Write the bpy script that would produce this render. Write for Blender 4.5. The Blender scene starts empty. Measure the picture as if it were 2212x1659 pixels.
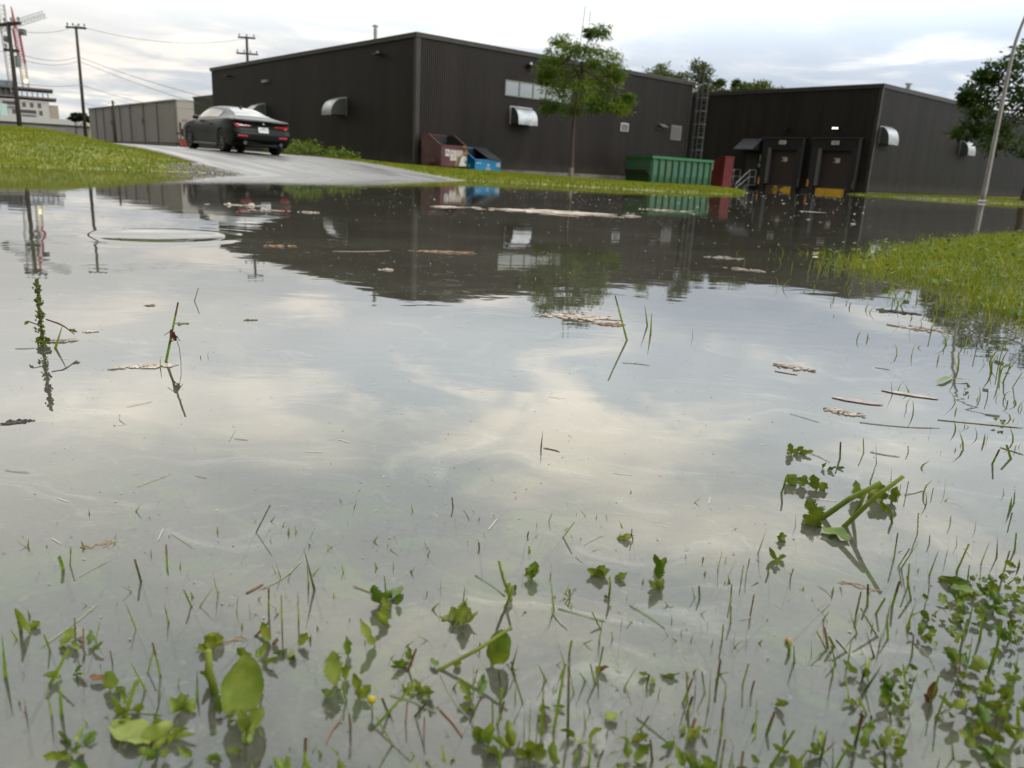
import bpy, bmesh, math, random
import numpy as np
from mathutils import Vector, Matrix
SC=bpy.context.scene
COL=SC.collection
R=random.Random(7)
NR=np.random.default_rng(11)
rad=math.radians

# ---------------------------------------------------------------- camera
CAMH=.32
PIT,ROL=.26621,.05158
cam=bpy.data.cameras.new("camera"); camo=bpy.data.objects.new("camera",cam); COL.objects.link(camo)
cam.sensor_width=36; cam.lens=27.39; cam.clip_start=.02; cam.clip_end=5000
cp,sp=math.cos(PIT),math.sin(PIT); c_,s_=math.cos(ROL),math.sin(ROL)
fw=Vector((0,cp,-sp)); up0=Vector((0,sp,cp)); r0=Vector((1,0,0))
rt=r0*c_+up0*s_; up=-r0*s_+up0*c_
M=Matrix.Identity(4)
for i in range(3):
    M[i][0]=rt[i]; M[i][1]=up[i]; M[i][2]=-fw[i]
M[2][3]=CAMH
camo.matrix_world=M
cam.dof.use_dof=True; cam.dof.focus_distance=1.05; cam.dof.aperture_fstop=10
SC.camera=camo
SC.view_settings.view_transform='Standard'; SC.view_settings.look='None'
SC.view_settings.exposure=.27; SC.view_settings.gamma=1
SC.cycles.use_denoising=True
SC.cycles.max_bounces=8; SC.cycles.transparent_max_bounces=12; SC.cycles.glossy_bounces=4; SC.cycles.diffuse_bounces=3
SC.cycles.caustics_reflective=False; SC.cycles.caustics_refractive=False; SC.cycles.sample_clamp_indirect=6

# ---------------------------------------------------------------- node helpers
class NT:
    def __init__(s,nt): s.nt=nt; s.N=nt.nodes; s.L=nt.links
    def n(s,typ,**kw):
        x=s.N.new(typ)
        for k,v in kw.items():
            if k=='ins':
                for a,b in v.items(): s.put(x.inputs[a],b)
            else: setattr(x,k,v)
        return x
    def put(s,inp,v):
        if isinstance(v,bpy.types.NodeSocket): s.L.new(v,inp)
        else: inp.default_value=v
    def math(s,op,a,b=0,c=0):
        x=s.n('ShaderNodeMath',operation=op); s.put(x.inputs[0],a); s.put(x.inputs[1],b); s.put(x.inputs[2],c); return x.outputs[0]
    def mix(s,f,a,b,mode='MIX'):
        x=s.n('ShaderNodeMix',data_type='RGBA',blend_type=mode); s.put(x.inputs[0],f); s.put(x.inputs[6],a); s.put(x.inputs[7],b); return x.outputs[2]
    def noise(s,v,scale,det=4,rough=.55,dist=0):
        x=s.n('ShaderNodeTexNoise',ins={'Scale':scale,'Detail':det,'Roughness':rough,'Distortion':dist})
        if v is not None: s.L.new(v,x.inputs['Vector'])
        return x.outputs[0]
    def ramp(s,f,a,b,lo=0.,hi=1.):
        x=s.n('ShaderNodeMapRange',interpolation_type='SMOOTHSTEP'); s.put(x.inputs[0],f)
        for i,v in enumerate((a,b,lo,hi)): x.inputs[i+1].default_value=v
        return x.outputs[0]
    def comb(s,x,y,z):
        k=s.n('ShaderNodeCombineXYZ'); s.put(k.inputs[0],x); s.put(k.inputs[1],y); s.put(k.inputs[2],z); return k.outputs[0]
    def sep(s,v):
        k=s.n('ShaderNodeSeparateXYZ'); s.L.new(v,k.inputs[0]); return k.outputs

# ---------------------------------------------------------------- world: overcast evening sky
SUN_EL,SUN_AZ=rad(38),rad(128)          # azimuth from +Y (view direction) towards +X
W=bpy.data.worlds.new("World"); SC.world=W; W.use_nodes=True
w=NT(W.node_tree); w.N.clear()
dv=w.n('ShaderNodeTexCoord').outputs['Generated']
dx,dy,dz=w.sep(dv)
el=w.math('MAXIMUM',dz,0.0)
k=w.math('DIVIDE',1.0,w.math('ADD',el,.10))
cv=w.comb(w.math('MULTIPLY',dx,k),w.math('MULTIPLY',dy,k),0)
n1=w.noise(cv,.55,6,.52,.5)
n2=w.noise(w.n('ShaderNodeVectorMath',operation='ADD',ins={0:cv,1:(7.3,2.1,0)}).outputs[0],1.25,6,.55,.9)
n3=w.noise(w.n('ShaderNodeVectorMath',operation='ADD',ins={0:cv,1:(3.3,-5.1,0)}).outputs[0],.33,3,.5,.3)
sky=w.n('ShaderNodeTexSky',sky_type='NISHITA',sun_disc=False,sun_elevation=SUN_EL,sun_rotation=SUN_AZ)
cloud=w.mix(w.ramp(n2,.40,.62),(5.0,5.9,7.3,1),(9.9,9.9,9.9,1))
gap=w.mix(.10,(4.2,5.1,6.5,1),sky.outputs[0])
base=w.mix(w.ramp(n1,.40,.58),gap,cloud)
# warm thin cloud low in the west (left), bluer to the east
side=w.ramp(dx,-.62,.35)
warm=w.mix(w.math('MULTIPLY',w.ramp(el,.30,.02),w.math('SUBTRACT',1.0,side)),(1,1,1,1),(1.12,1.04,.91,1))
base=w.mix(1.0,base,warm,'MULTIPLY')
veil=w.math('MULTIPLY',w.ramp(n3,.3,.62),w.math('SUBTRACT',.52,w.math('MULTIPLY',side,.34)))
base=w.mix(veil,base,w.mix(side,(9.7,9.35,8.9,1),(8.9,9.2,9.7,1)))
lift=w.math('ADD',w.ramp(el,.09,.30,.86,2.6),w.ramp(el,.30,.75,0,1.75))
base=w.mix(1.0,base,w.comb(lift,lift,lift),'MULTIPLY')
glow=w.mix(w.ramp(el,.03,.28),(1,1,1,1),(1.08,1.01,.875,1)); base=w.mix(1.0,base,glow,'MULTIPLY')
# added unseen darkening of the sky behind-left, to dim the walls that face it
sky_dim=w.ramp(w.math('ADD',w.math('MULTIPLY',dx,-.757),w.math('MULTIPLY',dy,-.654)),-.15,.60,1.0,.20)
base=w.mix(1.0,base,w.comb(sky_dim,sky_dim,sky_dim),'MULTIPLY')
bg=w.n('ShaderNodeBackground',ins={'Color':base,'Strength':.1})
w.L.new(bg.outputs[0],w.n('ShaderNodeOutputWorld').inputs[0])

sun=bpy.data.lights.new("sun",'SUN'); suno=bpy.data.objects.new("sun",sun); COL.objects.link(suno)
sun.energy=1.3; sun.angle=rad(25); sun.color=(1,.96,.9)
sd_=Vector((math.sin(SUN_AZ)*math.cos(SUN_EL),math.cos(SUN_AZ)*math.cos(SUN_EL),math.sin(SUN_EL)))
suno.rotation_euler=sd_.to_track_quat('Z','Y').to_euler(); suno.location=(20,-20,30)

# ---------------------------------------------------------------- materials
def mat(name,col,rough=.6,metal=0,col2=None,scale=4,lo=.4,hi=.62,stretch=None,bump=0,bscale=30,coat=0,trans=0,spec=.4,obj=False,spot=None):
    m=bpy.data.materials.new(name); m.use_nodes=True; t=NT(m.node_tree)
    b=t.N['Principled BSDF']
    b.inputs['Roughness'].default_value=rough; b.inputs['Metallic'].default_value=metal
    b.inputs['Coat Weight'].default_value=coat; b.inputs['Specular IOR Level'].default_value=spec
    v=t.n('ShaderNodeTexCoord').outputs['Object'] if obj else t.n('ShaderNodeNewGeometry').outputs['Position']
    if stretch: v=t.n('ShaderNodeVectorMath',operation='MULTIPLY',ins={0:v,1:stretch}).outputs[0]
    k_=1 if metal>.5 else .58          # non-metal colours scaled down evenly to suit the brightened sky
    col=(*[c*k_ for c in col],1)
    if col2:
        c=t.mix(t.ramp(t.noise(v,scale,5,.6),lo,hi),col,(*[q*k_ for q in col2],1)); c=c if not spot else t.mix(t.ramp(t.noise(v,scale*2.6,4,.7,.4),.60,.70),c,(*[q*k_ for q in spot],1)); t.L.new(c,b.inputs['Base Color'])
    else: b.inputs['Base Color'].default_value=col; c=col
    if bump:
        bn=t.n('ShaderNodeBump',ins={'Strength':bump,'Distance':.02,'Height':t.noise(v,bscale,3)}); t.L.new(bn.outputs[0],b.inputs['Normal'])
    if trans:
        tr=t.n('ShaderNodeBsdfTranslucent'); t.put(tr.inputs[0],c)
        mx=t.n('ShaderNodeMixShader',ins={0:trans}); t.L.new(b.outputs[0],mx.inputs[1]); t.L.new(tr.outputs[0],mx.inputs[2])
        t.L.new(mx.outputs[0],t.N['Material Output'].inputs[0])
    return m
def emis(name,col,st):
    m=bpy.data.materials.new(name); m.use_nodes=True; t=NT(m.node_tree); b=t.N['Principled BSDF']
    b.inputs['Base Color'].default_value=(*col,1); b.inputs['Emission Color'].default_value=(*col,1); b.inputs['Emission Strength'].default_value=st
    return m

# ---------------------------------------------------------------- mesh helpers
class MB:
    def __init__(s): s.v=[]; s.f=[]
    def add(s,vs,fs):
        o=len(s.v); s.v+= [tuple(p) for p in vs]; s.f+=[tuple(i+o for i in f) for f in fs]; return s
    def box(s,lo,hi,mtx=None):
        x0,y0,z0=lo; x1,y1,z1=hi
        vs=[Vector(p) for p in ((x0,y0,z0),(x1,y0,z0),(x1,y1,z0),(x0,y1,z0),(x0,y0,z1),(x1,y0,z1),(x1,y1,z1),(x0,y1,z1))]
        if mtx: vs=[mtx@p for p in vs]
        return s.add(vs,[(0,3,2,1),(4,5,6,7),(0,1,5,4),(1,2,6,5),(2,3,7,6),(3,0,4,7)])
    def tube(s,path,r,n=8,cap=True):
        path=[Vector(p) for p in path]; rs=r if isinstance(r,(list,tuple)) else [r]*len(path)
        vs=[]; prev=None
        for i,p in enumerate(path):
            d=(path[min(i+1,len(path)-1)]-path[max(i-1,0)]).normalized()
            a=d.orthogonal().normalized() if prev is None else (prev-d*prev.dot(d)).normalized()
            prev=a; b=d.cross(a)
            for k in range(n):
                t=2*math.pi*k/n; vs.append(p+(a*math.cos(t)+b*math.sin(t))*rs[i])
        fs=[]
        for i in range(len(path)-1):
            for k in range(n):
                k2=(k+1)%n; fs.append((i*n+k,i*n+k2,(i+1)*n+k2,(i+1)*n+k))
        if cap: fs+=[tuple(range(n-1,-1,-1)),tuple(range((len(path)-1)*n,len(path)*n))]
        return s.add(vs,fs)
    def prism(s,poly,axis,lo,hi):
        """extrude a 2-D outline along axis"""
        def P(q,h): return {'x':(h,q[0],q[1]),'y':(q[0],h,q[1]),'z':(q[0],q[1],h)}[axis]
        n=len(poly); vs=[P(q,lo) for q in poly]+[P(q,hi) for q in poly]
        return s.add(vs,[tuple(range(n-1,-1,-1)),tuple(range(n,2*n))]+[(i,(i+1)%n,n+(i+1)%n,n+i) for i in range(n)])
    def build(s,name,m,parent=None,smooth=False,bevel=0):
        me=bpy.data.meshes.new(name); me.from_pydata(s.v,[],s.f)
        bm=bmesh.new(); bm.from_mesh(me); bmesh.ops.recalc_face_normals(bm,faces=bm.faces)
        if bevel: bmesh.ops.bevel(bm,geom=[e for e in bm.edges if len(e.link_faces)==2 and e.calc_face_angle(0)>.6],offset=bevel,segments=2,affect='EDGES',profile=.6)
        bm.to_mesh(me); bm.free()
        return link(name,me,m,parent,smooth)
def link(name,me,m,parent=None,smooth=False):
    if m:
        for x in (m if isinstance(m,(list,tuple)) else [m]): me.materials.append(x)
    if smooth: me.polygons.foreach_set('use_smooth',[True]*len(me.polygons))
    o=bpy.data.objects.new(name,me); COL.objects.link(o); o.parent=parent
    return o
def fastmesh(name,V,F,m,smooth=False,parent=None,nv=4):
    """numpy verts (n,3), faces (k,nv)"""
    me=bpy.data.meshes.new(name); V=np.ascontiguousarray(V,np.float32); F=np.ascontiguousarray(F,np.int32)
    me.vertices.add(len(V)); me.vertices.foreach_set('co',V.ravel())
    me.loops.add(F.size); me.loops.foreach_set('vertex_index',F.ravel())
    me.polygons.add(len(F)); me.polygons.foreach_set('loop_start',np.arange(0,F.size,nv,dtype=np.int32))
    me.update(calc_edges=True); me.validate()
    return link(name,me,m,parent,smooth)
def tag(o,label=None,cat=None,group=None,kind=None):
    if label: o['label']=label
    if cat: o['category']=cat
    if group: o['group']=group
    if kind: o['kind']=kind
    return o
def empty(name,loc=(0,0,0),rz=0,**k):
    o=bpy.data.objects.new(name,None); COL.objects.link(o); o.location=loc; o.rotation_euler=(0,0,rz); o.empty_display_size=.2
    return tag(o,**k)
def copytree(o,parent=None):
    c=o.copy(); COL.objects.link(c); c.parent=parent
    for ch in list(o.children): copytree(ch,c)
    return c

# ---------------------------------------------------------------- building frame: a along the loading wall, b along the side wall
COR=np.array([-4.734,35.363]); UA=np.array([.7568,.6537]); UB=np.array([-.6537,.7568]); TH=math.atan2(.6537,.7568)
def AB(a,b,z=0): p=COR+UA*a+UB*b; return Vector((p[0],p[1],z))
def toab(x,y): dx,dy=x-COR[0],y-COR[1]; return dx*UA[0]+dy*UA[1], dx*UB[0]+dy*UB[1]

# ---------------------------------------------------------------- terrain
def sm(x,a,b): t=np.clip((x-a)/(b-a),0,1); return t*t*(3-2*t)
def sdpoly(x,y,poly):
    """signed distance, positive inside"""
    P=np.array(poly,float); Q=np.roll(P,-1,0); d=np.full(x.shape,1e9); ins=np.zeros(x.shape,bool)
    for (x0,y0),(x1,y1) in zip(P,Q):
        ex,ey=x1-x0,y1-y0; t=np.clip(((x-x0)*ex+(y-y0)*ey)/(ex*ex+ey*ey),0,1)
        d=np.minimum(d,np.hypot(x-x0-t*ex,y-y0-t*ey))
        c=(y0>y)!=(y1>y); xi=x0+(y-y0)*ex/np.where(abs(ey)<1e-9,1e-9,ey); ins^=c&(x<xi)
    return np.where(ins,d,-d)
HILL=[(-80,-25),(-12,9.2),(-8.2,12.5),(-7.5,13.6),(-6.7,14.4),(-5.85,15.8),(-2,19.5),(20,60),(-150,140)]
STRIP=[(-9,17),(-1.1,21.7),(.3,21.3),(3.1,21),(5.8,22.2),(8,28),(12.3,50),(12.2,62),(14,130),(-90,130)]
FARB=[(19.2,47.5),(20.3,41.5),(22.5,38.6),(26,37),(60,33),(120,60),(120,130),(40,120),(21.4,50.8)]
BANK=[(1.2,1.74),(1.22,2),(1.28,2.33),(1.4,2.8),(1.38,3.1),(1.37,3.45),(1.62,3.93),(2.55,5.14),(3.9,6.74),(4.9,7.62),(9,10),(30,12),(30,-12),(1.2,-4),(1.0,.3),(1.1,1.1)]
def banksd(x,y): return sdpoly(x,y,BANK)+.05*np.sin(x*9+1)+.06*np.sin(y*7.3+x*3)+.035*np.sin(x*21-y*17)
def prof(s): return np.interp(s,[-30,-6,0,2,4,6,9,14,25,60],[-.3,-.24,0,.12,.27,.38,.48,.57,.63,1.1])
def terrain(x,y):
    x=np.asarray(x,float); y=np.asarray(y,float); d=np.hypot(x,y)
    a=(x-COR[0])*UA[0]+(y-COR[1])*UA[1]; b=(x-COR[0])*UB[0]+(y-COR[1])*UB[1]
    zr=prof(b+14.7-.4*(np.clip(a,-14,-5)+13.5))
    ss=sdpoly(x,y,STRIP); zs=np.where(ss>0,np.minimum(ss*np.interp(a,[-4,2,6,16],[.026,.019,.011,.010])+.03*sm(ss,0,1),.55),np.maximum(ss*.06,-.25))
    z=zr+(zs-zr)*sm(a,-6.2,-1.5)
    sh=sdpoly(x,y,HILL); zh=np.interp(sh,[-20,-4,0,1.5,3.5,7,10,15,40,60],[-.3,-.2,0,.12,.38,.68,.82,.87,.92,1.1])
    zh=zh+.03*np.sin(x*.9+y*.5)*sm(sh,.5,3)
    z=zh+(z-zh)*sm(a,-15.2,-13.7)
    sf=sdpoly(x,y,FARB); zf=np.where(sf>0,np.minimum(.02*sf+.03*sm(sf,0,1),.4),np.maximum(sf*.06,-.3))
    sb=banksd(x,y)-.22; zb=np.where(sb>0,np.minimum(.05*sb,.13),np.maximum(sb*.10,-.3))
    z=np.maximum(np.maximum(z,zf),zb)
    deep=-.03-.09*sm(d,.7,3.0)-.12*sm(d,3,9)
    z=np.where(z<0,np.maximum(z,deep),z)
    z=np.maximum(z,.22*sm(-y,.3,3)-.03-10*(y>-.3))
    z=np.where(d>130,np.maximum(z,.35),z)
    return z
def tz(x,y): return float(terrain(np.array([x]),np.array([y]))[0])
# ---- plant positions on the water, millimetres (x, y) of base and (x, y, z) of tip
BLADES=[
(-761,1251,-747,1259,39,5.8,'g'),
(-555,1201,-532,1211,95,5.2,'g'),
(-544,1160,-543,1161,17,3.9,'g'),
(-731,1744,-720,1748,30,2.8,'b'),
(-505,1247,-503,1248,9,2.1,'b'),
(-512,1235,-511,1235,4,2.0,'b'),
(231,1558,198,1563,89,5.1,'g'),
(299,1728,287,1730,49,5.1,'g'),
(290,1636,288,1637,48,5.3,'g'),
(377,1619,373,1620,20,2.1,'d'),
(61,2127,59,2127,30,4.1,'b'),
(969,2546,968,2546,13,6.5,'g'),
(1124,2528,1122,2528,30,4.0,'g'),
(1111,2260,1099,2266,32,5.8,'g'),
(1113,2260,1125,2254,19,5.8,'g'),
(931,2174,934,2173,13,4.9,'b'),
(618,1223,613,1226,23,2.4,'d'),
(964,1519,966,1518,45,2.5,'g'),
(942,1681,942,1681,22,2.7,'g'),
(952,1766,952,1767,23,2.9,'g'),
(1019,1936,1013,1939,18,3.1,'g'),
(964,1651,959,1654,21,2.7,'g'),
(957,1590,957,1590,26,2.6,'g'),
(924,1496,918,1500,18,2.5,'g'),
(873,1324,881,1318,29,2.6,'g'),
(769,1285,768,1286,10,2.6,'g'),
(791,1201,790,1201,8,2.4,'g'),
(773,1226,772,1227,16,2.0,'b'),
(-222,629,-208,634,25,1.8,'d'),
(-172,624,-166,625,10,1.3,'d'),
(-345,549,-347,548,12,4.3,'g'),
(-345,557,-343,558,15,1.8,'g'),
(-175,555,-179,554,13,2.6,'g'),
(-144,540,-152,538,35,2.9,'d'),
(-151,546,-152,546,18,2.7,'g'),
(-169,550,-167,551,6,1.6,'g'),
(-249,550,-247,551,5,1.2,'g'),
(39,889,40,889,21,3.6,'d'),
(-51,703,-53,703,11,2.2,'b'),
(-82,653,-80,653,6,1.6,'g'),
(41,682,44,681,9,1.0,'d'),
(51,651,63,650,16,2.3,'g'),
(-21,621,-22,621,6,2.9,'d'),
(21,649,22,649,5,2.1,'d'),
(-48,550,-48,550,8,1.4,'b'),
(54,544,53,545,8,2.7,'g'),
(18,609,18,609,3,1.3,'b'),
(408,905,405,906,21,3.4,'g'),
(448,930,444,932,19,2.2,'g'),
(447,892,442,894,26,1.8,'d'),
(412,831,415,830,16,3.4,'g'),
(433,823,430,824,19,1.7,'d'),
(438,799,438,799,15,1.6,'d'),
(431,800,431,800,11,1.1,'b'),
(467,800,467,800,9,1.4,'b'),
(553,811,551,812,9,2.5,'g'),
(552,790,550,791,12,2.7,'g'),
(600,916,604,913,20,3.4,'g'),
(638,935,630,941,17,4.4,'g'),
(508,939,506,940,9,1.9,'g'),
(553,946,552,946,4,2.6,'g'),
(649,1011,649,1011,10,2.0,'d'),
(284,701,282,702,13,1.5,'d'),
(228,639,233,638,25,1.8,'g'),
(184,606,186,605,18,1.9,'g'),
(193,601,196,600,8,1.3,'g'),
(200,588,200,588,14,1.5,'g'),
(206,596,207,596,16,1.3,'g'),
(227,601,225,601,9,2.6,'g'),
(243,595,244,594,10,1.5,'d'),
(353,643,352,643,25,2.0,'g'),
(349,625,359,619,31,2.4,'g'),
(349,629,355,625,19,2.0,'g'),
(401,696,398,698,22,1.9,'g'),
(402,676,401,677,9,1.4,'d'),
(428,676,426,677,10,2.1,'b'),
(341,591,339,593,21,2.3,'g'),
(335,570,328,573,20,2.6,'g'),
(371,616,374,614,25,2.6,'g'),
(399,624,403,621,28,2.6,'g'),
(400,644,400,644,12,1.8,'g'),
(431,643,434,641,23,2.0,'g'),
(454,655,451,657,19,3.2,'d'),
(481,673,479,674,17,2.8,'g'),
(466,713,465,714,10,1.5,'d'),
(446,722,445,723,10,1.5,'g'),
(514,736,514,736,11,2.0,'g'),
(435,616,436,616,26,2.4,'g'),
(398,604,397,605,16,1.9,'g'),
(341,563,342,562,20,1.8,'g'),
(-306,416,-305,417,29,3.7,'g'),
(-328,467,-328,466,13,3.4,'g'),
(-234,485,-236,484,16,2.8,'g'),
(-226,507,-231,505,14,2.2,'g'),
(-273,458,-269,461,14,2.2,'g'),
(-295,446,-297,444,13,2.0,'g'),
(-278,411,-266,419,21,2.8,'g'),
(-259,385,-260,385,23,2.2,'g'),
(-253,385,-252,385,26,3.5,'g'),
(-214,411,-222,407,24,2.8,'g'),
(-213,426,-216,424,25,1.9,'g'),
(-224,428,-219,430,15,1.9,'g'),
(-218,385,-210,390,23,3.5,'g'),
(-162,476,-164,475,11,4.2,'g'),
(-145,495,-145,495,24,2.3,'g'),
(-156,492,-156,492,22,1.6,'g'),
(-169,502,-168,502,21,2.2,'g'),
(-182,502,-183,502,8,1.8,'g'),
(-193,503,-191,503,13,1.6,'g'),
(-103,355,-102,356,18,3.0,'g'),
(-281,450,-280,451,22,1.3,'d'),
(-249,436,-250,436,9,1.3,'d'),
(-199,417,-197,418,10,1.9,'g'),
(-273,384,-273,384,11,2.3,'b'),
(-75,388,-49,393,27,2.2,'g'),
(18,418,9,418,24,1.4,'d'),
(28,389,27,389,42,2.5,'g'),
(32,395,28,395,23,2.1,'b'),
(35,393,39,393,46,2.5,'g'),
(44,390,41,390,47,2.2,'d'),
(41,447,45,447,9,2.3,'g'),
(65,439,60,440,15,2.0,'g'),
(67,452,69,452,20,1.7,'g'),
(82,440,90,439,16,2.1,'g'),
(98,441,99,441,9,2.1,'g'),
(104,432,105,431,7,2.1,'d'),
(55,398,53,398,13,3.0,'g'),
(78,389,77,389,15,1.6,'g'),
(21,385,20,385,30,1.3,'g'),
(25,385,25,385,18,1.3,'g'),
(18,389,17,389,15,1.6,'g'),
(1,396,5,396,17,2.1,'g'),
(-1,400,-2,400,14,1.5,'g'),
(129,518,128,518,7,2.1,'g'),
(124,499,119,501,6,1.6,'g'),
(90,511,90,511,7,1.5,'d'),
(-41,386,-41,386,12,1.5,'b'),
(-53,394,-52,394,14,1.6,'b'),
(54,367,54,367,23,2.3,'g'),
(51,379,51,379,10,2.0,'b'),
(4,364,5,363,26,2.8,'g'),
(182,553,181,553,15,1.8,'g'),
(174,521,172,521,15,2.4,'g'),
(155,555,151,556,10,2.8,'g'),
(158,554,156,555,11,2.4,'g'),
(170,496,169,496,9,1.4,'d'),
(206,485,204,486,11,2.5,'g'),
(222,484,220,485,12,1.4,'g'),
(237,475,231,478,13,1.7,'g'),
(284,511,268,520,19,2.6,'g'),
(293,546,298,544,15,2.7,'g'),
(296,490,294,491,17,2.1,'g'),
(247,460,248,460,9,2.4,'d'),
(162,447,164,446,17,1.7,'g'),
(123,429,120,430,19,1.8,'y'),
(128,430,126,430,19,1.6,'b'),
(135,422,133,423,27,1.9,'g'),
(136,436,132,438,15,1.6,'g'),
(135,394,134,394,22,2.1,'g'),
(157,405,158,405,4,2.4,'g'),
(157,374,167,370,28,2.1,'g'),
(130,372,130,372,18,2.3,'y'),
(207,377,203,379,10,2.0,'d'),
(277,421,279,420,22,2.0,'g'),
(281,436,282,435,23,1.9,'g'),
(272,445,273,445,11,2.6,'g'),
(258,381,258,381,6,2.3,'g'),
(272,388,268,391,15,2.7,'g'),
(139,509,138,509,1,1.1,'b'),
(203,528,204,528,1,1.1,'d'),
(366,543,366,543,21,2.3,'g'),
(345,514,345,514,18,2.6,'g'),
(359,516,357,516,22,2.6,'g'),
(364,503,363,504,24,2.7,'g'),
(384,518,380,521,23,2.2,'g'),
(344,478,345,477,24,2.6,'g'),
(356,468,354,469,22,2.8,'g'),
(336,489,335,490,19,2.1,'g'),
(326,455,327,454,23,2.5,'g'),
(326,430,326,430,22,2.9,'g'),
(319,470,317,472,18,1.7,'b'),
(323,409,319,412,20,3.4,'g'),
(305,405,304,407,18,2.7,'g'),
]
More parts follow.
